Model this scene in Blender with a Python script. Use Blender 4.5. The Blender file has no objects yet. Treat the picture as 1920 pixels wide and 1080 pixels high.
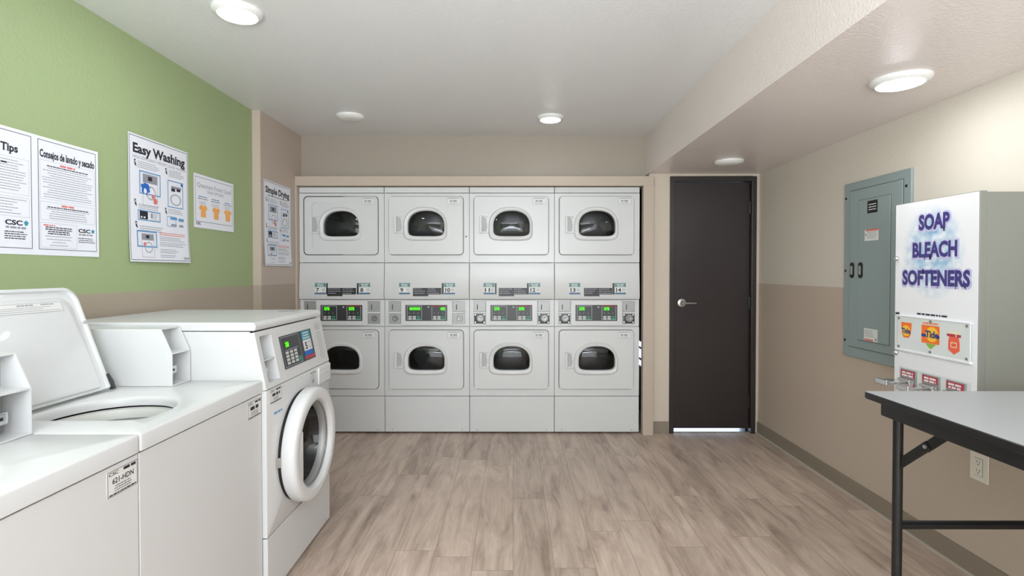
import bpy, bmesh, math, random
from mathutils import Vector, Matrix
S = bpy.context.scene
C = S.collection
R = math.radians

# ------------------------------------------------------------------ camera
cam_d = bpy.data.cameras.new('camera')
cam = bpy.data.objects.new('camera', cam_d); C.objects.link(cam)
cam_d.sensor_fit = 'HORIZONTAL'; cam_d.sensor_width = 36.0
cam_d.lens = 36.0 * 970.13 / 1920.0
cam_d.shift_y = -(540 - 523.55) / 1920.0
cam_d.clip_start = 0.02
cam.location = (0, 0, 1.3047)
cam.rotation_euler = (R(90) - 0.0148, 0, 0.0022)
S.camera = cam

# ------------------------------------------------------------------ view + world
S.view_settings.view_transform = 'Standard'
S.view_settings.look = 'None'
S.view_settings.gamma = 1.0
S.view_settings.use_curve_mapping = False
S.view_settings.exposure = 0.25
W = bpy.data.worlds.new('daylight'); S.world = W
W.use_nodes = True
W.node_tree.nodes['Background'].inputs[0].default_value = (0.55, 0.72, 1.0, 1)
W.node_tree.nodes['Background'].inputs[1].default_value = 2.4

# ------------------------------------------------------------------ added fill lights, unseen behind the camera
def area(name, loc, rot, sx, sy, power, col=(1, 1, 1)):
    l = bpy.data.lights.new(name, 'AREA'); l.shape = 'RECTANGLE'
    l.size = sx; l.size_y = sy; l.energy = power; l.color = col
    o = bpy.data.objects.new(name, l); C.objects.link(o)
    o.location = loc; o.rotation_euler = rot
    return o
area('rear_fill', (0.1, -2.42, 1.1), (R(90), 0, 0), 3.2, 2.0, 76, (0.86, 0.93, 1.0))  # added soft fill from the rear wall, no opening stands there
area('overhead_fill', (-0.35, -1.1, 2.39), (0, 0, 0), 1.9, 1.6, 34, (0.88, 0.94, 1.0))  # added overhead fill for flat frontal light, no fixture modelled
area('upward_fill', (0.1, -0.7, 1.5), (R(180 - 18), 0, 0), 1.6, 1.2, 95, (0.86, 0.93, 1.0))  # added fill aimed upward to brighten the ceiling
LAMP = 55.0          # emission of the lit ceiling discs

# ------------------------------------------------------------------ materials
def lin(c):
    return tuple(((v / 255) / 12.92 if v / 255 <= 0.04045 else ((v / 255 + 0.055) / 1.055) ** 2.4) for v in c) + (1,)
class NT:
    def __init__(s, name):
        s.m = bpy.data.materials.new(name); s.m.use_nodes = True
        s.t = s.m.node_tree; s.b = s.t.nodes['Principled BSDF']
    def n(s, ty, **kw):
        x = s.t.nodes.new(ty)
        for k, v in kw.items(): setattr(x, k, v)
        return x
    def l(s, a, b): s.t.links.new(a, b)
def mat(name, rgb, rough=0.5, metal=0.0, bump=0.0, bscale=300.0, emit=None, estr=1.0, spec=0.5, coat=0.0, mottle=0.0):
    k = NT(name); b = k.b
    b.inputs['Base Color'].default_value = lin(rgb)
    b.inputs['Roughness'].default_value = rough; b.inputs['Metallic'].default_value = metal
    b.inputs['Specular IOR Level'].default_value = spec
    b.inputs['Coat Weight'].default_value = coat
    tc = k.n('ShaderNodeTexCoord')
    if mottle:
        nz = k.n('ShaderNodeTexNoise'); nz.inputs['Scale'].default_value = 3.0; nz.inputs['Detail'].default_value = 4
        k.l(tc.outputs['Object'], nz.inputs['Vector'])
        mx = k.n('ShaderNodeMix', data_type='RGBA')
        c = lin(rgb)
        mx.inputs[6].default_value = tuple(v * (1 - mottle) for v in c[:3]) + (1,)
        mx.inputs[7].default_value = tuple(min(1, v * (1 + mottle)) for v in c[:3]) + (1,)
        k.l(nz.outputs['Fac'], mx.inputs[0]); k.l(mx.outputs[2], b.inputs['Base Color'])
    if bump:
        nz = k.n('ShaderNodeTexNoise'); nz.inputs['Scale'].default_value = bscale; nz.inputs['Detail'].default_value = 3
        k.l(tc.outputs['Object'], nz.inputs['Vector'])
        bp = k.n('ShaderNodeBump'); bp.inputs['Strength'].default_value = bump; bp.inputs['Distance'].default_value = 0.004
        k.l(nz.outputs['Fac'], bp.inputs['Height']); k.l(bp.outputs['Normal'], b.inputs['Normal'])
    if emit:
        b.inputs['Emission Color'].default_value = lin(emit); b.inputs['Emission Strength'].default_value = estr
    return k.m
def two_tone(name, top, low, z, rough=0.55, bump=0.25, bscale=90):
    m = mat(name, top, rough, bump=bump, bscale=bscale); t = m.node_tree; b = t.nodes['Principled BSDF']
    g = t.nodes.new('ShaderNodeNewGeometry'); sp = t.nodes.new('ShaderNodeSeparateXYZ')
    gt = t.nodes.new('ShaderNodeMath'); gt.operation = 'GREATER_THAN'; gt.inputs[1].default_value = z
    mx = t.nodes.new('ShaderNodeMix'); mx.data_type = 'RGBA'
    mx.inputs[6].default_value = lin(low); mx.inputs[7].default_value = lin(top)
    t.links.new(g.outputs['Position'], sp.inputs[0]); t.links.new(sp.outputs['Z'], gt.inputs[0])
    t.links.new(gt.outputs[0], mx.inputs[0]); t.links.new(mx.outputs[2], b.inputs['Base Color'])
    return m
def floor_mat():
    k = NT('vinyl_plank'); b = k.b
    tc = k.n('ShaderNodeTexCoord'); sp = k.n('ShaderNodeSeparateXYZ'); cb = k.n('ShaderNodeCombineXYZ')
    k.l(tc.outputs['Object'], sp.inputs[0]); 
    rw = k.n('ShaderNodeMath', operation='DIVIDE'); rw.inputs[1].default_value = 0.182; k.l(sp.outputs['X'], rw.inputs[0])
    fl = k.n('ShaderNodeMath', operation='FLOOR'); k.l(rw.outputs[0], fl.inputs[0])
    wn = k.n('ShaderNodeTexWhiteNoise', noise_dimensions='1D'); k.l(fl.outputs[0], wn.inputs['W'])
    sh = k.n('ShaderNodeMath', operation='MULTIPLY_ADD'); sh.inputs[1].default_value = 1.22; k.l(wn.outputs['Value'], sh.inputs[0]); k.l(sp.outputs['Y'], sh.inputs[2])
    k.l(sh.outputs[0], cb.inputs['X']); k.l(sp.outputs['X'], cb.inputs['Y'])
    br = k.n('ShaderNodeTexBrick'); br.offset = 0.0; br.offset_frequency = 2
    br.inputs['Scale'].default_value = 1.0; br.inputs['Brick Width'].default_value = 1.22
    br.inputs['Row Height'].default_value = 0.182; br.inputs['Mortar Size'].default_value = 0.0011
    br.inputs['Mortar Smooth'].default_value = 0.3; br.inputs['Bias'].default_value = 0.0
    br.inputs['Color1'].default_value = (0, 0, 0, 1); br.inputs['Color2'].default_value = (1, 1, 1, 1)
    br.inputs['Mortar'].default_value = (0.5, 0.5, 0.5, 1)
    k.l(cb.outputs[0], br.inputs['Vector'])
    # each plank gets its own stretch of the grain
    sc = k.n('ShaderNodeVectorMath', operation='MULTIPLY'); sc.inputs[1].default_value = (1.5, 8.0, 1)
    k.l(cb.outputs[0], sc.inputs[0])
    of = k.n('ShaderNodeVectorMath', operation='SCALE'); of.inputs['Scale'].default_value = 37.0
    k.l(br.outputs['Color'], of.inputs[0])
    ad = k.n('ShaderNodeVectorMath', operation='ADD'); k.l(sc.outputs[0], ad.inputs[0]); k.l(of.outputs[0], ad.inputs[1])
    n1 = k.n('ShaderNodeTexNoise'); n1.inputs['Scale'].default_value = 1.6; n1.inputs['Detail'].default_value = 6
    n1.inputs['Roughness'].default_value = 0.62; n1.inputs['Distortion'].default_value = 0.7
    k.l(ad.outputs[0], n1.inputs['Vector'])
    s2 = k.n('ShaderNodeVectorMath', operation='MULTIPLY'); s2.inputs[1].default_value = (3.0, 90.0, 1)
    k.l(cb.outputs[0], s2.inputs[0])
    n2 = k.n('ShaderNodeTexNoise'); n2.inputs['Scale'].default_value = 1.0; n2.inputs['Detail'].default_value = 4
    k.l(s2.outputs[0], n2.inputs['Vector'])
    rp = k.n('ShaderNodeValToRGB'); e = rp.color_ramp.elements
    e[0].position = 0.24; e[0].color = lin((140, 121, 108)); e[1].position = 0.75; e[1].color = lin((216, 197, 181))
    x = rp.color_ramp.elements.new(0.5); x.color = lin((190, 170, 155))
    k.l(n1.outputs['Fac'], rp.inputs[0])
    m1 = k.n('ShaderNodeMix', data_type='RGBA', blend_type='MULTIPLY'); m1.inputs[0].default_value = 1.0
    r2 = k.n('ShaderNodeMapRange'); r2.inputs[1].default_value = 0.3; r2.inputs[2].default_value = 0.7
    r2.inputs[3].default_value = 0.93; r2.inputs[4].default_value = 1.05
    k.l(n2.outputs['Fac'], r2.inputs[0]); k.l(rp.outputs[0], m1.inputs[6]); k.l(r2.outputs[0], m1.inputs[7])
    m2 = k.n('ShaderNodeMix', data_type='RGBA', blend_type='MULTIPLY'); m2.inputs[0].default_value = 1.0
    r3 = k.n('ShaderNodeMapRange'); r3.inputs[3].default_value = 0.9; r3.inputs[4].default_value = 1.08
    k.l(br.outputs['Color'], r3.inputs[0]); k.l(m1.outputs[2], m2.inputs[6]); k.l(r3.outputs[0], m2.inputs[7])
    m3 = k.n('ShaderNodeMix', data_type='RGBA'); m3.inputs[7].default_value = lin((132, 113, 101))
    k.l(br.outputs['Fac'], m3.inputs[0]); k.l(m2.outputs[2], m3.inputs[6])
    k.l(m3.outputs[2], b.inputs['Base Color'])
    b.inputs['Roughness'].default_value = 0.42; b.inputs['Specular IOR Level'].default_value = 0.4
    bp = k.n('ShaderNodeBump'); bp.inputs['Strength'].default_value = 0.12; bp.inputs['Distance'].default_value = 0.002
    k.l(n2.outputs['Fac'], bp.inputs['Height']); k.l(bp.outputs['Normal'], b.inputs['Normal'])
    return k.m
def glass_mat(name, tint, fac=0.25):
    k = NT(name); t = k.t
    t.nodes.remove(k.b)
    tr = k.n('ShaderNodeBsdfTransparent'); tr.inputs[0].default_value = lin(tint)
    gl = k.n('ShaderNodeBsdfGlossy'); gl.inputs['Roughness'].default_value = 0.04
    fr = k.n('ShaderNodeFresnel'); fr.inputs[0].default_value = 1.5
    mx = k.n('ShaderNodeMixShader')
    k.l(fr.outputs[0], mx.inputs[0]); k.l(tr.outputs[0], mx.inputs[1]); k.l(gl.outputs[0], mx.inputs[2])
    k.l(mx.outputs[0], t.nodes['Material Output'].inputs[0])
    return k.m
def bubbles_mat(cx, cz, rad):
    k = NT('bubble_print'); b = k.b
    tc = k.n('ShaderNodeTexCoord'); vo = k.n('ShaderNodeTexVoronoi'); vo.inputs['Scale'].default_value = 42
    vo.feature = 'SMOOTH_F1'
    k.l(tc.outputs['Object'], vo.inputs['Vector'])
    nz = k.n('ShaderNodeTexNoise'); nz.inputs['Scale'].default_value = 26; nz.inputs['Detail'].default_value = 3
    k.l(tc.outputs['Object'], nz.inputs['Vector'])
    rp = k.n('ShaderNodeValToRGB'); e = rp.color_ramp.elements
    e[0].position = 0.15; e[0].color = lin((226, 236, 244)); e[1].position = 0.75; e[1].color = lin((112, 160, 200))
    k.l(vo.outputs['Distance'], rp.inputs[0])
    r2 = k.n('ShaderNodeValToRGB'); e = r2.color_ramp.elements
    e[0].position = 0.35; e[0].color = lin((146, 188, 218)); e[1].position = 0.65; e[1].color = lin((240, 244, 248))
    k.l(nz.outputs['Fac'], r2.inputs[0])
    ma = k.n('ShaderNodeMix', data_type='RGBA'); ma.inputs[0].default_value = 0.5
    k.l(rp.outputs[0], ma.inputs[6]); k.l(r2.outputs[0], ma.inputs[7])
    sb = k.n('ShaderNodeVectorMath', operation='SUBTRACT'); k.l(tc.outputs['Object'], sb.inputs[0]); sb.inputs[1].default_value = (0, cx, cz)
    ml = k.n('ShaderNodeVectorMath', operation='MULTIPLY'); ml.inputs[1].default_value = (0, 1 / rad, 0.8 / rad); k.l(sb.outputs[0], ml.inputs[0])
    ln = k.n('ShaderNodeVectorMath', operation='LENGTH'); k.l(ml.outputs[0], ln.inputs[0])
    mr = k.n('ShaderNodeMapRange'); mr.inputs[1].default_value = 0.55; mr.inputs[2].default_value = 0.98
    k.l(ln.outputs['Value'], mr.inputs[0])
    mb = k.n('ShaderNodeMix', data_type='RGBA'); mb.inputs[7].default_value = lin((236, 236, 240))
    k.l(mr.outputs[0], mb.inputs[0]); k.l(ma.outputs[2], mb.inputs[6]); k.l(mb.outputs[2], b.inputs['Base Color'])
    b.inputs['Roughness'].default_value = 0.35
    return k.m

M = dict(
    enamel=mat('white_enamel', (211, 212, 212), 0.28, mottle=0.012),
    enamel_in=mat('white_enamel_lid', (214, 216, 216), 0.22, coat=0.3),
    plastic=mat('white_plastic', (216, 217, 217), 0.35),
    light_grey=mat('light_grey_plastic', (176, 178, 178), 0.45),
    seam=mat('dark_seam', (40, 40, 42), 0.7),
    black=mat('black_plastic', (22, 22, 24), 0.4),
    panel=mat('charcoal_keypad', (50, 51, 54), 0.35),
    rubber=mat('black_rubber', (14, 14, 15), 0.6),
    chrome=mat('chrome', (214, 216, 218), 0.14, 1.0),
    steel=mat('brushed_steel', (160, 161, 160), 0.45, 0.5, bump=0.06, bscale=160),
    lock_metal=mat('dull_lock_metal', (150, 151, 150), 0.3, 0.6),  # darker and rougher than the chrome
    nickel=mat('satin_nickel', (196, 194, 190), 0.26, 1.0),
    drum=mat('drum_metal', (92, 92, 90), 0.4, 0.5),
    drum_dark=mat('dark_drum_metal', (62, 62, 62), 0.35, 0.6),
    tub=mat('grey_tub', (150, 151, 147), 0.45),
    tub_ring=mat('pale_tub_ring', (205, 206, 200), 0.4),
    key=mat('pale_keys', (205, 207, 204), 0.5),
    green_key=mat('teal_start_key', (44, 140, 112), 0.5),
    lcd=mat('green_digits', (30, 120, 10), 0.5, emit=(90, 255, 20), estr=1.6),
    lcd_bg=mat('lit_green_window', (12, 50, 8), 0.4, emit=(40, 150, 10), estr=0.5),
    red_led=mat('red_trim', (150, 40, 36), 0.5),
    ink=mat('black_ink', (34, 35, 48), 0.6),
    grey_ink=mat('grey_ink', (150, 151, 160), 0.6),
    red_ink=mat('red_ink', (224, 116, 112), 0.6),
    blue_ink=mat('blue_ink', (104, 156, 204), 0.6),
    deep_blue=mat('deep_blue_ink', (36, 104, 190), 0.6),
    pink_ink=mat('salmon_ink', (226, 120, 116), 0.6),
    orange_ink=mat('orange_ink', (244, 176, 98), 0.6),
    teal_ink=mat('teal_ink', (60, 150, 170), 0.6),
    sheet=mat('poster_paper', (236, 238, 246), 0.42),
    sticker=mat('sticker_paper', (222, 223, 220), 0.45),
    tag_teal=mat('teal_sticker', (92, 132, 134), 0.45),
    tag_blue=mat('blue_sticker', (70, 104, 138), 0.45),
    door=mat('espresso_door', (46, 38, 38), 0.36, mottle=0.08),
    door_frame=mat('espresso_frame', (48, 42, 41), 0.32),
    vinyl_base=mat('taupe_cove_base', (139, 127, 114), 0.5),
    sill=mat('pale_floor_bead', (190, 180, 168), 0.5),
    panel_grey=mat('blue_grey_paint', (143, 157, 157), 0.42, bump=0.05, bscale=250),
    box_white=mat('white_box_front', (236, 236, 240), 0.3),
    box_grey=mat('grey_box_side', (132, 133, 126), 0.4, bump=0.04, bscale=200),
    acrylic=mat('frosted_acrylic', (218, 221, 221), 0.18),
    purple=mat('purple_letters', (62, 56, 124), 0.4),
    lilac=mat('lilac_outline', (196, 192, 228), 0.4),
    tide_o=mat('orange_print', (244, 116, 40), 0.4),
    tide_y=mat('yellow_print', (252, 196, 52), 0.4),
    tide_b=mat('navy_print', (44, 58, 130), 0.4),
    red_o=mat('coral_print', (238, 100, 70), 0.4),
    lime=mat('lime_print', (136, 186, 60), 0.4),
    cream=mat('cream_print', (232, 222, 190), 0.4),
    red_label=mat('crimson_label', (182, 52, 74), 0.4),
    laminate=mat('grey_laminate', (168, 171, 173), 0.4, bump=0.03, bscale=500),
    table_black=mat('black_table_metal', (20, 20, 21), 0.42),
    outlet=mat('ivory_outlet', (228, 223, 212), 0.35),
    lamp_ring=mat('white_lamp_trim', (234, 234, 232), 0.45),
    lamp_off=mat('unlit_lamp_lens', (226, 226, 222), 0.4),
    lamp_on=mat('lit_lamp_lens', (255, 255, 250), 0.4, emit=(248, 251, 255), estr=LAMP),
    lamp_dim=mat('soft_lit_lamp_lens', (255, 255, 250), 0.4, emit=(248, 251, 255), estr=LAMP * 0.28),
    ceil=mat('satin_ceiling_paint', (231, 231, 231), 0.28, bump=0.5, bscale=120, spec=0.6),
    soffit=mat('warm_soffit_paint', (233, 223, 218), 0.28, bump=0.6, bscale=110, spec=0.6),
    green=two_tone('green_over_taupe', (160, 177, 130), (172, 160, 143), 1.21, bump=0.3, bscale=60),
    beige_l=two_tone('beige_over_taupe_left', (193, 178, 165), (172, 158, 143), 1.21),
    beige_r=two_tone('pale_over_taupe_right', (214, 206, 194), (192, 176, 161), 1.21, rough=0.45),
    beige=mat('shaded_beige_paint', (164, 154, 141), 0.55, bump=0.2, bscale=90),  # back wall tone darkened to carry the shade above the dryers
    beige_d=mat('pale_beige_paint', (208, 196, 180), 0.55, bump=0.2, bscale=90),
    trim=mat('beige_trim_paint', (190, 175, 160), 0.5, bump=0.1, bscale=90),
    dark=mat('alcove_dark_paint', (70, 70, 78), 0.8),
    plain=mat('plain_wall_paint', (214, 210, 202), 0.6),
    floor=floor_mat(),
)
M['win'] = glass_mat('smoked_glass', (170, 172, 174))
M['win_fl'] = glass_mat('door_glass', (112, 114, 117))

# ------------------------------------------------------------------ geometry helpers
class F:
    """a flat frame: a to the right, b up, c out of the face"""
    def __init__(s, o, r, u):
        s.o = Vector(o); s.r = Vector(r).normalized(); s.u = Vector(u).normalized(); s.n = s.r.cross(s.u)
    def __call__(s, a, b, c=0.0): return s.o + s.r * a + s.u * b + s.n * c
    def at(s, a, b, c=0.0): return F(s(a, b, c), s.r, s.u)
BACK = ((1, 0, 0), (0, 0, 1)); LEFT = ((0, 1, 0), (0, 0, 1)); RIGHT = ((0, -1, 0), (0, 0, 1)); UPF = ((1, 0, 0), (0, 1, 0))
XYZ = F((0, 0, 0), (1, 0, 0), (0, 1, 0))
FONT = {}
def glyphs(s, bold=0.0):
    k = (s, bold)
    if k not in FONT:
        c = bpy.data.curves.new('t', 'FONT'); c.body = s; c.size = 1.0; c.resolution_u = 3; c.offset = bold
        o = bpy.data.objects.new('t', c)
        me = bpy.data.meshes.new_from_object(o)
        v = [tuple(p.co) for p in me.vertices]; f = [tuple(p.vertices) for p in me.polygons]
        ed = {}
        for p in f:
            for i in range(len(p)):
                e = tuple(sorted((p[i], p[(i + 1) % len(p)]))); ed[e] = ed.get(e, 0) + 1
        be = [e for e, q in ed.items() if q == 1]
        bpy.data.objects.remove(o); bpy.data.curves.remove(c); bpy.data.meshes.remove(me)
        FONT[k] = (v, f, be)
    return FONT[k]
class MB:
    def __init__(s): s.v = []; s.f = []
    def add(s, vs, fs):
        k = len(s.v); s.v += [Vector(p) for p in vs]; s.f += [tuple(i + k for i in q) for q in fs]; return s
    def box(s, fr, a0, a1, b0, b1, c0, c1):
        P = [fr(a, b, c) for c in (c0, c1) for b in (b0, b1) for a in (a0, a1)]
        return s.add(P, [(0, 2, 3, 1), (4, 5, 7, 6), (0, 1, 5, 4), (2, 6, 7, 3), (0, 4, 6, 2), (1, 3, 7, 5)])
    def xyz(s, x0, x1, y0, y1, z0, z1): return s.box(XYZ, x0, x1, y0, y1, z0, z1)
    def rect(s, fr, a0, a1, b0, b1, c=0.0005, n=1):
        if n == 1: return s.add([fr(a0, b0, c), fr(a1, b0, c), fr(a1, b1, c), fr(a0, b1, c)], [(0, 1, 2, 3)])
        na = max(1, min(n, int(abs(a1 - a0) / 0.03) + 1)); nb = max(1, min(n, int(abs(b1 - b0) / 0.03) + 1))
        vs = [fr(a0 + (a1 - a0) * i / na, b0 + (b1 - b0) * j / nb, c) for j in range(nb + 1) for i in range(na + 1)]
        return s.add(vs, [(j * (na + 1) + i, j * (na + 1) + i + 1, (j + 1) * (na + 1) + i + 1, (j + 1) * (na + 1) + i) for j in range(nb) for i in range(na)])
    def outline(s, fr, a0, a1, b0, b1, w, c=0.0006, n=1):
        s.rect(fr, a0, a1, b0, b0 + w, c, n); s.rect(fr, a0, a1, b1 - w, b1, c, n)
        s.rect(fr, a0, a0 + w, b0 + w, b1 - w, c, n); return s.rect(fr, a1 - w, a1, b0 + w, b1 - w, c, n)
    def poly(s, fr, pts, c=0.0005):
        return s.add([fr(a, b, c) for a, b in pts], [tuple(range(len(pts)))])
    def prism(s, fr, pts, c0, c1):
        n = len(pts); vs = [fr(a, b, c0) for a, b in pts] + [fr(a, b, c1) for a, b in pts]
        return s.add(vs, [tuple(range(n - 1, -1, -1)), tuple(range(n, 2 * n))] + [(i, (i + 1) % n, n + (i + 1) % n, n + i) for i in range(n)])
    def loft(s, loops, cap0=False, cap1=False, closed=True):
        n = len(loops[0]); vs = [p for l in loops for p in l]; fs = []
        for k in range(len(loops) - 1):
            for i in range(n if closed else n - 1):
                j = (i + 1) % n; fs.append((k * n + i, k * n + j, (k + 1) * n + j, (k + 1) * n + i))
        if cap0: fs.append(tuple(range(n - 1, -1, -1)))
        if cap1: fs.append(tuple(range((len(loops) - 1) * n, len(loops) * n)))
        return s.add(vs, fs)
    def lathe(s, fr, a, b, prof, n=40, cap0=False, cap1=True, ea=1.0):
        return s.loft([[fr(a + r * ea * math.cos(2 * math.pi * i / n), b + r * math.sin(2 * math.pi * i / n), c) for i in range(n)] for r, c in prof], cap0, cap1)
    def tube(s, pts, r, n=12):
        P = [Vector(p) for p in pts]; loops = []
        for i, p in enumerate(P):
            d = (P[min(i + 1, len(P) - 1)] - P[max(i - 1, 0)]).normalized()
            h = Vector((0, 0, 1)) if abs(d.z) < 0.9 else Vector((1, 0, 0))
            x = d.cross(h).normalized(); y = x.cross(d)
            loops.append([p + x * r * math.cos(2 * math.pi * k / n) + y * r * math.sin(2 * math.pi * k / n) for k in range(n)])
        return s.loft(loops, True, True)
    def text(s, fr, txt, a0, a1, b0, b1, c=0.0007, bold=0.0, serif=False, keep=False):
        """fits the lettering to the box a0..a1 x b0..b1 (b1 = cap height)"""
        v, f, be = glyphs(txt, bold)
        x0 = min(p[0] for p in v); x1 = max(p[0] for p in v); cap = 0.70 + bold
        sx = (a1 - a0) / (x1 - x0); sy = (b1 - b0) / cap
        if keep: sx = min(sx, sy); a0 = (a0 + a1) / 2 - sx * (x1 - x0) / 2
        q = lambda x, y: fr(a0 + (x - x0) * sx, b0 + y * sy, c)
        s.add([q(p[0], p[1]) for p in v], f)
        if serif:
            for i, j in be:
                p, r = v[i], v[j]
                if abs(p[1] - r[1]) < 0.004 and 0.035 < abs(p[0] - r[0]) < 0.17:
                    y = p[1]; lo, hi = min(p[0], r[0]) - 0.055, max(p[0], r[0]) + 0.055
                    if y < 0.1: y0, y1 = y, y + 0.045
                    elif y > 0.4: y0, y1 = y - 0.045, y
                    else: continue
                    s.add([q(lo, y0), q(hi, y0), q(hi, y1), q(lo, y1)], [(0, 1, 2, 3)])
        return s
    def words(s, fr, a0, a1, top, n, pitch, h, seed=1, centre=False, c=0.0006, fill=(0.7, 1.0)):
        """lines of print too small to read, as broken dashes"""
        rg = random.Random(seed)
        for k in range(n):
            wid = (a1 - a0) * rg.uniform(*fill); x = a0 + ((a1 - a0 - wid) / 2 if centre else 0); e = x + wid; b = top - k * pitch
            while x < e:
                w = min(rg.uniform(1.2, 4.5) * h, e - x); s.rect(fr, x, x + w, b - h, b, c); x += w + 0.55 * h
        return s
    def bend(s, fr, fn):
        for i, p in enumerate(s.v):
            d = p - fr.o; s.v[i] = p + fr.n * fn(d.dot(fr.r), d.dot(fr.u))
        return s
    def obj(s, name, m, parent=None, bevel=0.0, seg=2, smooth=40, label=None, origin=None):
        me = bpy.data.meshes.new(name)
        o0 = Vector(origin) if origin is not None else Vector((0, 0, 0))
        me.from_pydata([tuple(p - o0) for p in s.v], [], s.f); me.update()
        bm = bmesh.new(); bm.from_mesh(me)
        bmesh.ops.remove_doubles(bm, verts=bm.verts, dist=1e-6)
        if any(len(q) > 0 for q in s.f) and bevel > 0: bmesh.ops.recalc_face_normals(bm, faces=bm.faces)
        bm.to_mesh(me); bm.free()
        me.materials.append(m if not isinstance(m, str) else M[m])
        if smooth:
            me.polygons.foreach_set('use_smooth', [True] * len(me.polygons)); me.set_sharp_from_angle(angle=R(smooth))
        o = bpy.data.objects.new(name, me); C.objects.link(o); o.location = o0
        if parent is not None: o.parent = parent
        if bevel > 0:
            b = o.modifiers.new('edge', 'BEVEL'); b.width = bevel; b.segments = seg; b.limit_method = 'ANGLE'; b.angle_limit = R(40); b.harden_normals = True
        if label: o['label'] = label
        return o
def tag(o, label, cat, group=None):
    o['label'] = label; o['category'] = cat
    if group: o['group'] = group
    return o
def thing(name, loc, label, cat, group=None):
    o = bpy.data.objects.new(name, None); C.objects.link(o); o.location = loc; o.empty_display_size = 0.1
    return tag(o, label, cat, group)
def struct(o): o['kind'] = 'structure'; return o
def rrect(a0, a1, b0, b1, r, n=6):
    P = []
    for cx, cy, s0 in ((a1 - r, b1 - r, 0), (a0 + r, b1 - r, 90), (a0 + r, b0 + r, 180), (a1 - r, b0 + r, 270)):
        for i in range(n + 1):
            t = R(s0 + 90 * i / n); P.append((cx + r * math.cos(t), cy + r * math.sin(t)))
    return P
def arch(a0, a1, b0, b1, mid=0.40, nu=2.35, nl=5.0, n=64):
    """the dryer window outline: arched above, nearly square below"""
    cx = (a0 + a1) / 2; cy = b0 + (b1 - b0) * mid; A = (a1 - a0) / 2; P = []
    for i in range(n):
        t = 2 * math.pi * i / n; c, q = math.cos(t), math.sin(t); e = nu if q >= 0 else nl; B = b1 - cy if q >= 0 else cy - b0
        P.append((cx + A * math.copysign(abs(c) ** (2 / e), c), cy + B * math.copysign(abs(q) ** (2 / e), q)))
    return P
def match(outer, inner, cen):
    """resample two outlines at the same angles about cen so that they can be bridged"""
    def ang(p): return math.atan2(p[1] - cen[1], p[0] - cen[0])
    A = sorted(set(round(ang(p), 5) for p in outer) | set(round(ang(p), 5) for p in inner))
    def cast(poly, t):
        dx, dy = math.cos(t), math.sin(t); best = None
        for i in range(len(poly)):
            x1, y1 = poly[i][0] - cen[0], poly[i][1] - cen[1]; x2, y2 = poly[(i + 1) % len(poly)][0] - cen[0], poly[(i + 1) % len(poly)][1] - cen[1]
            ex, ey = x2 - x1, y2 - y1; den = dx * ey - dy * ex
            if abs(den) < 1e-12: continue
            k = (x1 * ey - y1 * ex) / den; u = (x1 * dy - y1 * dx) / den
            if k > 0 and -1e-6 <= u <= 1 + 1e-6 and (best is None or k > best): best = k
        return (cen[0] + dx * best, cen[1] + dy * best)
    return [cast(outer, t) for t in A], [cast(inner, t) for t in A]
def scale2(P, cen, k): return [(cen[0] + (x - cen[0]) * k, cen[1] + (y - cen[1]) * k) for x, y in P]
def grow(a0, a1, b0, b1, d): return (a0 - d, a1 + d, b0 - d, b1 + d)

# ------------------------------------------------------------------ room shell
XG, XB, XR, ZC, ZL, YS, YW, YDW, XBM = -1.784, -1.7274, 1.9748, 2.406, 2.088, 3.545, 4.233, 4.164, 1.0798
struct(MB().xyz(-1.95, 2.1, -2.6, 5.2, -0.1, 0).obj('floor', 'floor'))
struct(MB().xyz(-1.95, XBM, -2.6, YW + 0.1, ZC, ZC + 0.1).obj('ceiling', 'ceil'))
struct(MB().xyz(XBM, 2.1, -2.6, YW + 0.1, ZL, ZC + 0.1).obj('ceiling_soffit', 'soffit'))
struct(MB().xyz(XG - 0.15, XG, -2.6, YS, 0, ZC).obj('wall_left', 'green'))
struct(MB().xyz(XG - 0.15, XB, YS, 5.2, 0, ZC).obj('wall_left_recess', 'beige_l'))
struct(MB().xyz(XB, XBM, YW, YW + 0.1, 1.985, ZC).obj('wall_back', 'beige'))
w = MB().xyz(1.092, 1.262, YDW, YDW + 0.14, 0, ZL); w.xyz(1.262, 1.945, YDW, YDW + 0.14, 2.062, ZL); w.xyz(1.945, XR, YDW, YDW + 0.14, 0, ZL)
struct(w.obj('wall_back_door', 'beige_d'))
struct(MB().xyz(XR, XR + 0.12, -2.6, 4.5, 0, ZL).obj('wall_right', 'beige_r'))
struct(MB().xyz(-1.95, 2.1, -2.6, -2.5, 0, ZC).obj('wall_front', 'plain'))
# dryer alcove behind the opening, with a louvred daylight vent in its right side
w = MB().xyz(XB, 1.21, 5.1, 5.2, 0, 2.3); w.xyz(XB, 1.21, YW + 0.1, 5.2, 2.06, 2.3)
w.xyz(1.19, 1.21, 4.304, 4.62, 0, 2.06); w.xyz(1.19, 1.21, 4.62, 5.1, 0, 0.40); w.xyz(1.19, 1.21, 4.62, 5.1, 0.665, 2.06)
struct(w.obj('wall_alcove', 'dark'))
w = MB()
for z in (0.40, 0.475, 0.58, 0.65): w.xyz(1.192, 1.208, 4.62, 5.1, z, z + 0.014)
struct(w.obj('window_1', 'dark'))
t = MB().xyz(XB, 1.115, 4.1, YW, 1.985, 2.06); t.xyz(1.031, 1.115, 4.1, YDW, 0, 1.985); t.xyz(XB, -1.7145, 4.1, YW, 0, 1.985)
struct(t.obj('trim_1', 'trim', bevel=0.003))
struct(MB().xyz(XR - 0.008, XR, -2.5, YDW, 0, 0.095).obj('baseboard_right', 'vinyl_base', bevel=0.002))
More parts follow.
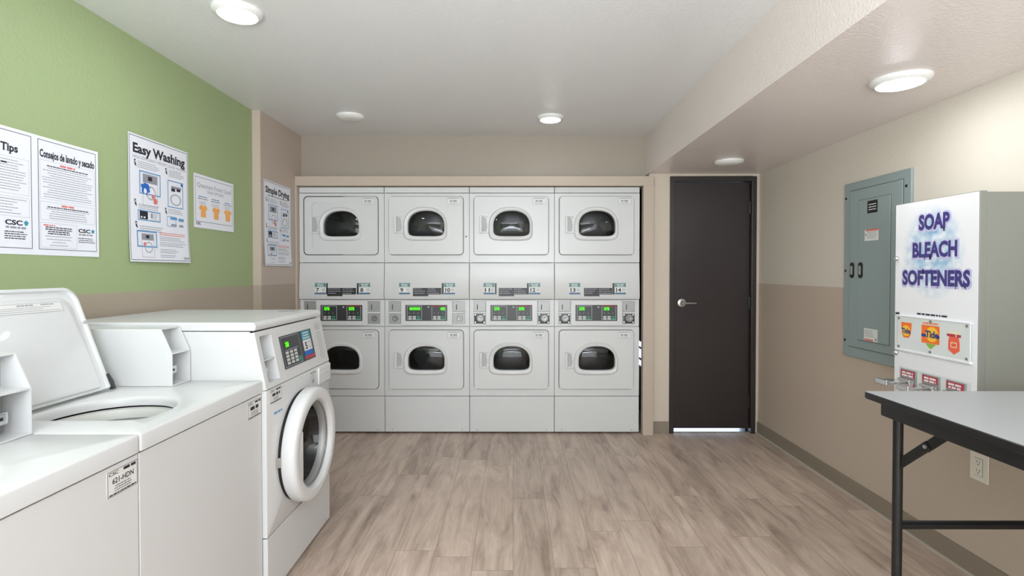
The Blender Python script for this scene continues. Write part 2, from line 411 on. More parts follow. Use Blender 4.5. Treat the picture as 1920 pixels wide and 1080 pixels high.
struct(MB().xyz(XR - 0.016, XR - 0.008, -2.5, YDW, 0, 0.010).obj('trim_2', 'sill'))
struct(MB().xyz(1.115, 1.252, YDW - 0.008, YDW, 0, 0.095).obj('baseboard_back', 'vinyl_base', bevel=0.002))
struct(MB().xyz(XG, XG + 0.008, -2.5, YS, 0, 0.095).obj('baseboard_left', 'vinyl_base', bevel=0.002))
# door
d = bpy.data.objects.new('door_1', None); C.objects.link(d); d.location = (1.6, YDW, 0); struct(d)
f = F((-0.0, 0, 0), *BACK)
x0, x1 = 1.257 - 1.6, 1.95 - 1.6
t = MB().box(f, x0, x0 + 0.036, 0, 2.067, -0.12, 0.014); t.box(f, x1 - 0.036, x1, 0, 2.067, -0.12, 0.014); t.box(f, x0 + 0.036, x1 - 0.036, 2.028, 2.067, -0.12, 0.014)
t.box(f, x0 + 0.036, x0 + 0.046, 0, 2.028, -0.12, -0.066); t.box(f, x1 - 0.048, x1 - 0.036, 0, 2.028, -0.12, -0.066)
t.obj('door_frame', 'door_frame', d, bevel=0.002)
MB().box(f, x0 + 0.038, x1 - 0.039, 0.032, 2.025, -0.066, -0.026).obj('door_leaf', 'door', d, bevel=0.002)
h = MB().lathe(f, 1.362 - 1.6, 1.052, [(0.037, -0.026), (0.037, -0.019), (0.033, -0.013), (0.016, -0.011), (0.012, 0.03), (0.010, 0.036)])
h.loft([[f(1.362 - 1.6 + s, 1.052 + b * k, 0.028 + c * k) for b, c in ((-.008, 0), (-.006, .008), (.006, .008), (.008, 0), (.006, -.006), (-.006, -.006))] for s, k in ((-0.012, 1.1), (0.03, 1.05), (0.07, 0.85), (0.103, 0.75))], True, True)
h.obj('door_lever', 'nickel', d)
hg = MB()
for z in (0.25, 1.05, 1.82): hg.tube([f(x1 - 0.040, z - 0.05, -0.022), f(x1 - 0.040, z + 0.05, -0.022)], 0.006)
hg.obj('hinge', 'door_frame', d)
sw = MB().box(f, x0 + 0.04, x1 - 0.04, 0.0, 0.006, -0.12, -0.02); sw.obj('threshold', 'nickel', d)

# ------------------------------------------------------------------ ceiling lights
def lamp(x, y, z, r, on, label, group):
    t = thing('ceiling_light', (x, y, z), label, 'ceiling light', group)
    f = F((0, 0, 0), (1, 0, 0), (0, -1, 0))
    MB().lathe(f, 0, 0, [(r, 0.0), (r, 0.006), (r * 0.95, 0.014), (r * 0.78, 0.022), (r * 0.74, 0.020)], cap1=False).obj('trim_ring', 'lamp_ring', t)
    MB().lathe(f, 0, 0, [(r * 0.76, 0.019), (r * 0.70, 0.024), (r * 0.5, 0.028), (r * 0.25, 0.030), (r * 0.05, 0.0305)]).obj('lens', ('lamp_off', 'lamp_on', 'lamp_dim')[on], t)
G = 'round disc ceiling lights'
lamp(-1.164, 2.20, ZC, 0.100, True, 'lit round ceiling light above the washers near the green wall', G)
lamp(0.266, 3.71, ZC, 0.095, 2, 'lit round ceiling light in front of the dryers', G)
lamp(1.578, 2.125, ZL, 0.108, True, 'lit round ceiling light on the lowered ceiling above the grey electrical panel', G)
lamp(-1.153, 3.68, ZC, 0.098, False, 'unlit white round ceiling disc above the leftmost dryer stack', G)
lamp(1.531, 3.685, ZL, 0.098, False, 'unlit white round ceiling disc on the lowered ceiling in front of the brown door', G)

# ------------------------------------------------------------------ stacked dryers
DW = 0.6815; YD = 4.1476; XD0 = -1.7136
H = DW / 2
COLS = [
    dict(nums=('7', '8'), disp=('275', '275'), x=2, open=3.2, face='plain'),
    dict(nums=('9', '10'), disp=('------', '42'), x=0, open=0, face='plain'),
    dict(nums=('11', '12'), disp=('275', '275'), x=0, open=0, face='lock'),
    dict(nums=('13', '14'), disp=('275', '275'), x=0, open=0, face='lock'),
]
def dryer_door(root, b0, b1, wb, gb, hb, opened):
    """one round-cornered door, its window surround, glass, handle and code sticker"""
    a0, a1 = -0.303, 0.2925
    f = F((0, 0, 0), *BACK)
    if opened:
        hx = a1; q = Matrix.Rotation(R(-opened), 3, 'Z')      # hinged on the right, standing a little open
        f = F(Vector((hx, -0.0, 0)) - q @ Vector((hx, 0, 0)), q @ Vector((1, 0, 0)), (0, 0, 1))
    cen = (-0.005, (gb[0] + gb[1]) / 2)
    g = arch(-0.149, 0.143, *gb); o = rrect(a0, a1, b0, b1, 0.032, 5)
    oo, gg = match(o, g, cen)
    oi = [(min(max(x, a0 + 0.004), a1 - 0.004), min(max(y, b0 + 0.004), b1 - 0.004)) for x, y in oo]
    L = lambda P, c: [f(a, b, c) for a, b in P]
    body = MB().loft([L(gg, -0.03), L(oo, -0.004), L(oo, 0.015), L(oi, 0.019), L(gg, 0.019)])
    door = body.obj('door', 'enamel', root)
    ri = arch(*grow(-0.149, 0.143, *gb, 0.0)); ro = arch(-0.183, 0.163, *wb)
    def ring(d): return arch(-0.183 - d, 0.163 + d, wb[0] - d, wb[1] + d)
    def inn(d): return arch(-0.149 - d, 0.143 + d, gb[0] - d, gb[1] + d)
    MB().loft([L(ring(0.004), 0.0185), L(ring(0), 0.028), L(ring(-0.008), 0.034), L(inn(0.008), 0.033), L(inn(0.0), 0.027), L(inn(-0.003), 0.004)]).obj('window_surround', 'plastic', door)
    gc = (-0.003, gb[0] + (gb[1] - gb[0]) * 0.45)
    MB().loft([L(inn(-0.002), 0.008)] + [L(scale2(inn(-0.002), gc, k), c) for k, c in ((0.85, 0.014), (0.6, 0.020), (0.3, 0.023), (0.04, 0.024))], cap1=True).obj('window_glass', 'win', door)
    # pull: a raised bracket with a scooped recess
    m = (hb[0] + hb[1]) / 2
    h = MB().box(f, -0.256, -0.238, hb[0], hb[1], 0.018, 0.036); h.box(f, -0.238, -0.186, hb[0], hb[0] + 0.014, 0.018, 0.031); h.box(f, -0.238, -0.19, hb[1] - 0.008, hb[1], 0.018, 0.027)
    hd = h.obj('handle', 'plastic', door, bevel=0.003)
    MB().prism(f, [(-0.238, hb[0] + 0.014), (-0.206, hb[0] + 0.014), (-0.196, hb[0] + 0.05), (-0.205, hb[1] - 0.02), (-0.225, hb[1] - 0.008), (-0.238, hb[1] - 0.008)], 0.0185, 0.0195).obj('finger_recess', 'light_grey', hd)
    st = MB().rect(f, 0.168, 0.268, b1 - 0.066, b1 - 0.010, 0.0197)
    so = st.obj('code_sticker', 'sticker', door)
    pr = MB().outline(f, 0.168, 0.268, b1 - 0.066, b1 - 0.010, 0.0016, 0.0202); pr.words(f, 0.185, 0.25, b1 - 0.032, 1, 0.01, 0.012, 4, True, 0.0202, (0.9, 1)); pr.words(f, 0.175, 0.262, b1 - 0.015, 1, 0.01, 0.005, 5, False, 0.0202, (0.9, 1)); pr.words(f, 0.18, 0.255, b1 - 0.050, 2, 0.007, 0.0025, 6, True, 0.0202)
    pr.obj('sticker_print', 'grey_ink', so)
    return door
def dryer(i, spec):
    n = spec['nums']
    lab = ['leftmost stacked pair of white tumble dryers, stickers 7 and 8, behind the front loader',
           'second stacked pair of white tumble dryers from the left, stickers 9 and 10',
           'third stacked pair of white tumble dryers from the left, stickers 11 and 12',
           'rightmost stacked pair of white tumble dryers, stickers 13 and 14, nearest the brown door'][i]
    root = thing('stacked_dryer', (XD0 + DW * (i + 0.5), YD, 0), lab, 'dryer', 'stacked tumble dryers in the alcove')
    f = F((0, 0, 0), *BACK)
    e = 0.0016
    # cabinet shell: sides, top, back and the dividing decks
    b = MB()
    for s in (-1, 1): b.box(f, s * (H - e) - (0.0 if s < 0 else 0.012), s * (H - e) + (0.012 if s < 0 else 0.0), 0.03, 1.975, -0.68, -0.02)
    b.box(f, -H + e + 0.012, H - e - 0.012, 0.03, 1.975, -0.68, -0.67)
    for z in (0.03, 0.29, 0.85, 1.36, 1.955): b.box(f, -H + e + 0.012, H - e - 0.012, z, z + 0.015, -0.67, -0.02)
    b.obj('cabinet', 'enamel', root)
    tp = MB().box(f, -H + e, H - e, 1.934, 1.980, -0.02, 0.004).obj('top_trim', 'enamel', root, bevel=0.004)
    # the two drum housings: a front frame around the door hole, and the drum behind
    for (z0, z1, db0, db1, wb, gb, hb, op) in ((1.378, 1.930, 1.439, 1.905, (1.553, 1.817), (1.585, 1.790), (1.610, 1.747), spec['open']),
                                            (0.306, 0.860, 0.362, 0.836, (0.480, 0.735), (0.514, 0.708), (0.533, 0.661), spec['open'] * 0.6)):
        o = [(-H + e, z0), (H - e, z0), (H - e, z1), (-H + e, z1)]
        hole = rrect(-0.24, 0.23, db0 + 0.05, db1 - 0.05, 0.03, 4); cen = (-0.005, (db0 + db1) / 2)
        oo, hh = match(o, hole, cen); L = lambda P, c: [f(a, q, c) for a, q in P]
        MB().loft([L(hh, -0.05), L(oo, -0.02), L(oo, 0.0), L(hh, 0.0), L(hh, -0.05)]).obj('front_frame', 'enamel', root)
        zc = (gb[0] + gb[1]) / 2 - 0.01
        dr = MB().lathe(f, -0.003, zc, [(0.212, -0.05), (0.212, -0.5), (0.06, -0.52), (0.001, -0.52)], 36)
        for k in range(3):
            t = R(30 + i * 27 + 120 * k); c, q = math.cos(t), math.sin(t); px, py = -q, c
            P = [(-0.003 + c * r + px * w, zc + q * r + py * w) for r, w in ((0.211, -0.035), (0.165, -0.012), (0.165, 0.012), (0.211, 0.035))]
            dr.prism(f, P, -0.48, -0.06)
        dr.obj('drum', 'drum', root)
        cen2 = rrect(-0.33, 0.32, db0 - 0.025, db1 + 0.02, 0.02, 4)
        sm = MB(); p1, p2 = match(rrect(*grow(-0.303, 0.2925, db0, db1, 0.0035), 0.034, 5), rrect(-0.300, 0.2895, db0 + 0.003, db1 - 0.003, 0.03, 5), cen)
        sm.loft([[f(a, q, 0.0009) for a, q in p2], [f(a, q, 0.0012) for a, q in p1]]); sm.obj('door_gasket', 'seam', root)
        dryer_door(root, db0, db1, wb, gb, hb, op)
    # tilted middle panel with number stickers and instruction strip
    prof = [(1.373, 0.002), (1.110, 0.022), (1.082, 0.010), (1.082, -0.02), (1.373, -0.02)]
    mp = MB(); mp.loft([[f(s * (H - e), z, c) for z, c in prof] for s in (-1, 1)], True, True)
    mid = mp.obj('middle_panel', 'enamel', root, bevel=0.003)
    tl = F((0, -0.002, 1.373), (1, 0, 0), Vector((0, 0.020, 0.263))); z = lambda q: -(1.373 - q) * math.hypot(0.020, 0.263) / 0.263
    sx = [spec['x'] * 0.0043, 0, -0.010, -0.010][i] if i else 0.008
    sl = -0.238 if i in (1,) else -0.222
    lefts = {0: -0.212, 1: -0.220, 2: -0.226, 3: -0.224}[i]; rights = {0: 0.142, 1: 0.139, 2: 0.138, 3: 0.140}[i]
    for a, num, side in ((lefts, n[0], 0), (rights, n[1], 1)):
        st = MB().rect(tl, a, a + 0.088, z(1.123), z(1.213), 0.0005).obj('number_sticker', 'sticker', mid)
        MB().rect(tl, a, a + 0.088, z(1.181), z(1.213), 0.0009).obj('sticker_header', 'tag_teal', st)
        MB().words(tl, a + 0.010, a + 0.078, z(1.206), 2, 0.013, 0.007, 8 + side, True, 0.0012).obj('header_print', 'sticker', st)
        MB().rect(tl, a, a + 0.088, z(1.123), z(1.137), 0.0009).obj('sticker_footer', 'tag_blue', st)
        nb = MB().text(tl, num, a + 0.010, a + (0.034 if len(num) == 1 else 0.050), z(1.143), z(1.174), 0.001, 0.03); nb.obj('number', 'ink', st); nb = MB(); nb.outline(tl, a + 0.060, a + 0.080, z(1.147), z(1.170), 0.003, 0.001); nb.rect(tl, a + 0.065, a + 0.075, z(1.156), z(1.162), 0.001)
        nb.obj('load_symbol', 'grey_ink', st)
    bk = MB()
    s = {0: (-0.112, 0.118), 1: (-0.109, 0.117), 2: (-0.105, 0.124), 3: (-0.106, 0.120)}[i]
    bk.rect(tl, s[0], s[1], z(1.122), z(1.174), 0.0006); bk.rect(tl, s[0], s[0] + 0.123, z(1.108), z(1.122), 0.0006)
    if i != 1 and i != 3: bk.rect(tl, lefts + 0.091, lefts + 0.103, z(1.122), z(1.212), 0.0006)
    bk.rect(tl, rights - 0.018, rights - 0.003, z(1.122), z(1.212), 0.0006)
    bo = bk.obj('instruction_label', 'black', mid)
    pr = MB()
    pr.words(tl, s[0] + 0.006, s[0] + 0.108, z(1.168), 3, 0.017, 0.006, 20 + i, False, 0.001, (0.6, 1)); pr.words(tl, s[1] - 0.108, s[1] - 0.006, z(1.168), 3, 0.017, 0.006, 30 + i, False, 0.001, (0.6, 1))
    pr.obj('instruction_print', 'grey_ink', bo)
    # control band: recessed, coin boxes at the two ends, keypad in the middle
    cb = MB().box(f, -H + e, H - e, 0.868, 1.078, -0.02, -0.006); ctl = cb.obj('control_panel', 'enamel', root)
    MB().box(f, -0.210, 0.205, 0.872, 1.074, -0.006, 0.004).obj('keypad_surround', 'enamel', ctl, bevel=0.004)
    kp = MB().box(f, -0.172, 0.163, 0.909, 1.037, 0.004, 0.006).obj('keypad', 'panel', ctl, bevel=0.001)
    red = MB()
    for sd, (k0, k1) in enumerate(((-0.160, -0.040), (0.038, 0.152))):
        MB().outline(f, k0, k1, 0.917, 1.031, 0.0035, 0.0066).obj('keypad_border', 'light_grey', kp)
        dg = spec['disp'][sd]
        wide = dg.startswith('-')
        if wide: l0, l1 = k0 + 0.020, k1 - 0.012
        elif i == 1: l0, l1 = k1 - 0.045, k1 - 0.006
        else: l0, l1 = k0 + 0.016, k0 + 0.062
        wd = MB().rect(f, l0 - 0.002, l1 + 0.002, 0.992, 1.022, 0.0067).obj('lit_window', 'lcd_bg', kp)
        gd = MB()
        if wide:
            for q in range(6):
                a = l0 + 0.002 + q * (l1 - l0) / 6; gd.outline(f, a, a + 0.0105, 0.998, 1.016, 0.0028, 0.0074); gd.rect(f, a, a + 0.0105, 1.006, 1.0085, 0.0074)
        else: gd.text(f, dg, l0 + 0.002, l1 - 0.002, 0.996, 1.018, 0.0074, 0.02)
        gd.obj('digits', 'lcd', wd)
        ky = MB(); gk = MB(); ld = MB()
        for c in range(3):
            a = k0 + 0.012 + c * 0.034
            for r in range(2): (gk if c == 2 else ky).rect(f, a, a + 0.026, 0.922 + r * 0.015, 0.933 + r * 0.015, 0.0068)
            ld.rect(f, a + 0.006, a + 0.011, 0.966, 0.976, 0.0068)
        ky.obj('key_row', 'key', kp); gk.obj('start_key', 'green_key', kp); ld.obj('indicator_marks', 'grey_ink', kp)
        if (i, sd) in ((0, 1), (1, 1), (2, 1), (3, 1)): MB().rect(f, k0, k1, 1.026, 1.033, 0.0069).obj('red_strip', 'red_led', kp)
    MB().lathe(f, -0.003 + 0.015, 1.020, [(0.007, 0.006), (0.007, 0.0075), (0.001, 0.008)], 16).obj('badge_dot', 'light_grey', kp)
    for sd, (c0, c1) in enumerate(((-0.306, -0.212), (0.208, 0.304))):
        cbx = MB().box(f, c0, c1, 0.886, 0.968, -0.006, 0.002); cbx.box(f, c0, c1, 0.984, 1.068, -0.006, 0.001)
        cx_ = cbx.obj('coin_box', 'steel', ctl, bevel=0.0015)
        MB().box(f, c0 - 0.003, c1 + 0.003, 0.969, 0.983, -0.006, 0.009).obj('shelf', 'enamel', cx_, bevel=0.002)
        MB().box(f, c0 + 0.026, c0 + 0.032, 1.000, 1.040, 0.001, 0.0025).obj('coin_slot', 'seam', cx_)
        m = (c0 + c1) / 2 + 0.006
        lk = MB().lathe(f, m, 0.930, [(0.024, 0.002), (0.024, 0.008), (0.020, 0.012), (0.012, 0.012), (0.011, 0.007), (0.005, 0.006), (0.005, 0.014), (0.001, 0.014)], 24); lk.obj('coin_lock', 'lock_metal', cx_)
        if spec['face'] == 'lock':
            pl = MB(); oo, ii = match(rrect(c0 + 0.004, c1 - 0.004, 0.889, 0.965, 0.004, 3), [(m + 0.029 * math.cos(k * math.pi / 16), 0.930 + 0.029 * math.sin(k * math.pi / 16)) for k in range(32)], (m, 0.930))
            pl.loft([[f(a, q, 0.0035) for a, q in oo], [f(a, q, 0.005) for a, q in ii]]); pl.obj('lock_plate', 'panel', cx_)
            sc = MB()
            for a in (c0 + 0.012, c1 - 0.012):
                for q in (0.897, 0.957): sc.lathe(f, a, q, [(0.006, 0.003), (0.006, 0.0065), (0.001, 0.0075)], 10)
            sc.obj('screws', 'chrome', cx_)
    # bottom panel and toe screws
    bp = MB().box(f, -H + e, H - e, 0.014, 0.301, -0.02, 0.0).obj('base_panel', 'enamel', root, bevel=0.003)
    sc = MB()
    for a in (-0.28, 0.28): sc.lathe(f, a, 0.032, [(0.006, 0.0), (0.006, 0.002), (0.001, 0.003)], 10)
    sc.obj('panel_screws', 'light_grey', bp)
    for a in (-0.28, 0.28):
        for c in (-0.10, -0.60): MB().lathe(F((0, 0, 0), *UPF), a, -c, [(0.022, 0.0), (0.022, 0.012), (0.010, 0.014), (0.010, 0.031)], 14, True).obj('foot', 'rubber', root)
    if i == 1: MB().lathe(f, 0.315, 1.585, [(0.006, 0), (0.006, 0.003), (0.001, 0.004)], 10).obj('plug', 'black', root)
    return root
for i, spec in enumerate(COLS): dryer(i, spec)

# ------------------------------------------------------------------ top load washers
XT = -0.967; ZT = 0.885
def code_sticker(fr, a0, a1, b0, b1, parent, code=None):
    st = MB().prism(fr, rrect(a0, a1, b0, b1, 0.003, 2), 0.0002, 0.0010).obj('code_sticker', 'sticker', parent)
    hgt = b1 - b0; wid = a1 - a0
    p = MB().outline(fr, a0 + 0.001, a1 - 0.001, b0 + 0.001, b1 - 0.001, 0.0012, 0.0014)
    p.text(fr, 'CSC', a0 + 0.05 * wid, a0 + 0.36 * wid, b0 + 0.80 * hgt, b0 + 0.93 * hgt, 0.0014, 0.02)
    p.words(fr, a0 + 0.52 * wid, a1 - 0.05 * wid, b0 + 0.93 * hgt, 1, 0.01, hgt * 0.11, 3, False, 0.0014, (0.95, 1))
    if code: p.text(fr, code, a0 + 0.16 * wid, a1 - 0.14 * wid, b0 + 0.47 * hgt, b0 + 0.68 * hgt, 0.0014, 0.02)
    else: p.words(fr, a0 + 0.18 * wid, a1 - 0.16 * wid, b0 + 0.68 * hgt, 1, 0.01, hgt * 0.20, 9, False, 0.0014, (1, 1))
    p.words(fr, a0 + 0.2 * wid, a1 - 0.2 * wid, b0 + 0.38 * hgt, 3, hgt * 0.09, hgt * 0.03, 11, True, 0.0014)
    p.words(fr, a0 + 0.06 * wid, a1 - 0.06 * wid, b0 + 0.10 * hgt, 1, 0.01, hgt * 0.05, 12, True, 0.0014, (1, 1))
    p.obj('sticker_print', 'ink', st)
def top_loader(y0, y1, lid_open, label, code):
    yc = (y0 + y1) / 2; xb = -1.755
    root = thing('top_load_washer', ((XT + xb) / 2, yc, 0), label, 'washing machine', 'top load washers along the green wall')
    ox, oy = (XT + xb) / 2, yc
    f = F((XT - ox, y0 - oy, 0), *LEFT)          # front face: a along +Y, c towards the room
    w = y1 - y0; g = 0.002
    # cabinet (front and sides, open above where the tub sits)
    b = MB().box(f, g, w - g, 0.02, ZT - 0.052, -0.012, -0.004); b.box(f, g, g + 0.012, 0.02, ZT - 0.049, -0.78, -0.012); b.box(f, w - g - 0.012, w - g, 0.02, ZT - 0.049, -0.78, -0.012); b.box(f, g, w - g, 0.02, ZT - 0.049, -0.79, -0.78)
    cab = b.obj('cabinet', 'enamel', root, bevel=0.002)
    MB().box(f, g + 0.002, w - g - 0.002, ZT - 0.06, ZT - 0.0475, -0.016, -0.0125).obj('top_gap_shade', 'seam', root)  # dark strip set inside the seam as its shadow line
    code_sticker(f.at(0, 0, -0.004), w - 0.106, w - 0.006, ZT - 0.126, ZT - 0.062, cab, code)
    # worktop with the loading hole
    tf = F((0, 0, 0), (1, 0, 0), (0, 1, 0)); X0, X1 = xb - ox, XT - ox; Y0, Y1 = y0 - oy + g, y1 - oy - g
    hx, hy = -1.224 - ox, y0 + 0.200 - oy
    hole = []
    for k in range(72):
        t = 2 * math.pi * k / 72; c, s = math.cos(t), math.sin(t); n = 4.0 if s < 0 else 2.15
        hole.append((hx + 0.174 * math.copysign(abs(c) ** (2 / n), c), hy + (0.082 if s < 0 else 0.200) * math.copysign(abs(s) ** (2 / n), s)))
    outer = rrect(X0, X1, Y0, Y1, 0.006, 3)
    oo, hh = match(outer, hole, (hx, hy)); cen = (hx, hy)
    ins = lambda P, d: [(min(max(x, X0 + d), X1 - d), min(max(y, Y0 + d), Y1 - d)) for x, y in P]
    L = lambda P, z: [tf(x, y, z) for x, y in P]
    tm = MB().loft([L(ins(oo, 0.02), ZT - 0.047), L(oo, ZT - 0.047), L(oo, ZT - 0.006), L(ins(oo, 0.002), ZT - 0.002), L(ins(oo, 0.006), ZT)] +
                   [L(scale2(hh, cen, k), z) for k, z in ((1.05, ZT), (1.02, ZT - 0.003), (1.0, ZT - 0.012), (1.0, ZT - 0.030))])
    top = tm.obj('worktop', 'enamel', root)
    # tub ring and basket
    MB().loft([L(scale2(hh, cen, k), z) for k, z in ((1.12, ZT - 0.045), (1.03, ZT - 0.036), (0.985, ZT - 0.040), (0.96, ZT - 0.052), (0.95, ZT - 0.068))]).obj('tub_ring', 'tub_ring', root)
    MB().loft([L(scale2(hh, cen, k), z) for k, z in ((0.955, ZT - 0.064), (0.93, ZT - 0.45), (0.6, ZT - 0.48), (0.05, ZT - 0.48))], cap1=True).obj('basket', 'tub', root)
    MB().lathe(tf, hx, hy, [(0.05, ZT - 0.479), (0.035, ZT - 0.42), (0.028, ZT - 0.2), (0.024, ZT - 0.18), (0.001, ZT - 0.175)], 20).obj('agitator', 'tub_ring', root)
    MB().loft([L(ins(oo, 0.03), ZT - 0.055), L(scale2(hh, cen, 1.0), ZT - 0.055)]).obj('splash_gasket', 'rubber', root)
    # lid
    lw = 0.225; ly = y0 + 0.255 - oy; lh = 0.375
    if lid_open:
        tilt = R(20); q = Matrix.Rotation(-tilt, 3, 'Y')
        lf = F((-1.414 - ox, ly, ZT + 0.012), (0, 1, 0), (-math.sin(tilt), 0, math.cos(tilt)))       # inner side faces the room
    else:
        lf = F((-1.408 - ox, ly, ZT + 0.022), (0, 1, 0), (1, 0, 0))
    pan = rrect(-lw, lw, 0.0, lh, 0.012, 3)
    big = []
    for cx, cy, rr, s0 in ((lw - 0.045, lh - 0.045, 0.045, 0), (-lw + 0.045, lh - 0.045, 0.045, 90), (-lw + 0.01, 0.01, 0.01, 180), (lw - 0.01, 0.01, 0.01, 270)):
        for k in range(7): t = R(s0 + 15 * k); big.append((cx + rr * math.cos(t), cy + rr * math.sin(t)))
    def inset(d): return [(x * (1 - d / lw), 0.02 + (y - 0.02) * (1 - d / (lh - 0.02)) if y > 0.02 else y + d * 0.3) for x, y in big]
    LL = lambda P, c: [lf(a, q, c) for a, q in P]
    sg = 1.0 if lid_open else 1.0
    lid = MB().loft([LL(inset(0.004), -0.020), LL(big, -0.014), LL(big, 0.0), LL(inset(0.003), 0.003), LL(inset(0.010), 0.003), LL(inset(0.014), -0.006), LL(inset(0.034), -0.007), LL(inset(0.042), 0.002), LL(inset(0.060), 0.004)], True, True)
    lo = lid.obj('lid', 'enamel_in', root)
    if lid_open:
        st = MB().rect(lf, -0.16, 0.145, lh - 0.082, lh - 0.050, 0.0046).obj('warning_sticker', 'sticker', lo)
        p = MB().outline(lf, -0.16, 0.145, lh - 0.082, lh - 0.050, 0.0008, 0.005); p.words(lf, -0.01, 0.06, lh - 0.054, 1, .01, 0.004, 3, c=0.005); p.words(lf, 0.07, 0.13, lh - 0.054, 1, .01, 0.004, 4, c=0.005); p.words(lf, -0.15, 0.135, lh - 0.063, 3, 0.006, 0.0015, 5, c=0.005)
        p.obj('warning_print', 'grey_ink', st)
        for a in (-lw - 0.004, lw - 0.004):
            MB().prism(lf, [(a, -0.006), (a + 0.010, -0.008), (a + 0.012, 0.02), (a + 0.004, 0.05), (a - 0.002, 0.05)], -0.004, 0.010).obj('hinge', 'panel', lo)
        MB().lathe(lf.at(lw - 0.012, lh - 0.13, 0.0), 0, 0, [(0.006, 0.0), (0.006, 0.006), (0.001, 0.007)], 12).obj('bumper', 'light_grey', lo)
    # hood at the back and the coin box standing forward of it
    hz = ZT + 0.001
    cf = F((0, Y0, 0), (1, 0, 0), (0, 0, 1))          # profile plane x,z; c runs towards -Y
    hd = MB(); hd.loft([[Vector((x - ox, y, z)) for x, z in ((-1.755, hz), (-1.60, hz), (-1.60, 1.00), (-1.635, 1.095), (-1.755, 1.095))] for y in (Y0, Y1 - 0.112)], True, True)
    hd.obj('control_hood', 'enamel', root, bevel=0.003)
    bx0, bx1 = Y1 - 0.108, Y1 - 0.002; t_ = 0.0035; xf = -1.243
    side = [(-1.755, hz), (xf, hz), (xf, 1.006), (xf - 0.040, 1.095), (-1.755, 1.095)]
    cb = MB()
    for y in (bx0, bx1 - t_): cb.loft([[Vector((x - ox, yy, z)) for x, z in side] for yy in (y, y + t_)], True, True)
    cb.xyz(-1.755 - ox, -1.315 - ox, bx0 + t_, bx1 - t_, hz, 1.0945)         # closed body behind the recess
    cb.xyz(-1.315 - ox, xf - 0.040 - ox, bx0 + t_, bx1 - t_, 1.0915, 1.095)      # roof
    cb.xyz(-1.315 - ox, xf - ox, bx0 + t_, bx1 - t_, hz, hz + 0.004)           # floor
    co = cb.obj('coin_box', 'enamel', root)
    MB().xyz(-1.315 - ox, xf + 0.0 - ox, bx0 + t_, bx1 - t_, 1.002, 1.0065).obj('shelf', 'enamel', co)
    pf = F((-1.3148 - ox, bx0, 0), *LEFT)
    MB().box(pf, 0.010, 0.096, 1.012, 1.088, 0, 0.003).obj('face_plate', 'light_grey', co)
    bk = MB().box(pf, 0.008, 0.098, hz + 0.006, 0.998, 0, 0.004).obj('coin_plate', 'steel', co)
    sl = MB().box(pf, 0.022, 0.078, hz + 0.034, hz + 0.066, 0.004, 0.040); so = sl.obj('coin_slide', 'chrome', co, bevel=0.004)
    MB().box(pf, 0.030, 0.062, hz + 0.046, hz + 0.054, 0.040, 0.0408).obj('slot', 'black', so)
    sc = MB()
    for a, q in ((0.05, 1.035), (0.075, 0.982), (0.075, hz + 0.018), (0.03, 0.982)): sc.lathe(pf, a, q, [(0.006, 0.003), (0.006, 0.007), (0.001, 0.009)], 12)
    sc.obj('screws', 'nickel', co)
    for a in (0.06, w - 0.06):
        for c in (-0.06, -0.72):
            P = f(a, 0, c); MB().lathe(F((P.x, P.y, 0), *UPF), 0, 0, [(0.022, 0), (0.022, 0.010), (0.010, 0.012), (0.010, 0.021)], 14, True).obj('foot', 'rubber', root)
    return root
top_loader(0.677, 1.3325, True, 'nearest white top load washer, with the 621-HDN sticker, cut off by the left edge', '621-HDN')
top_loader(1.3325, 1.9885, True, 'white top load washer with open lid and visible tub, next to the front load washer', None)

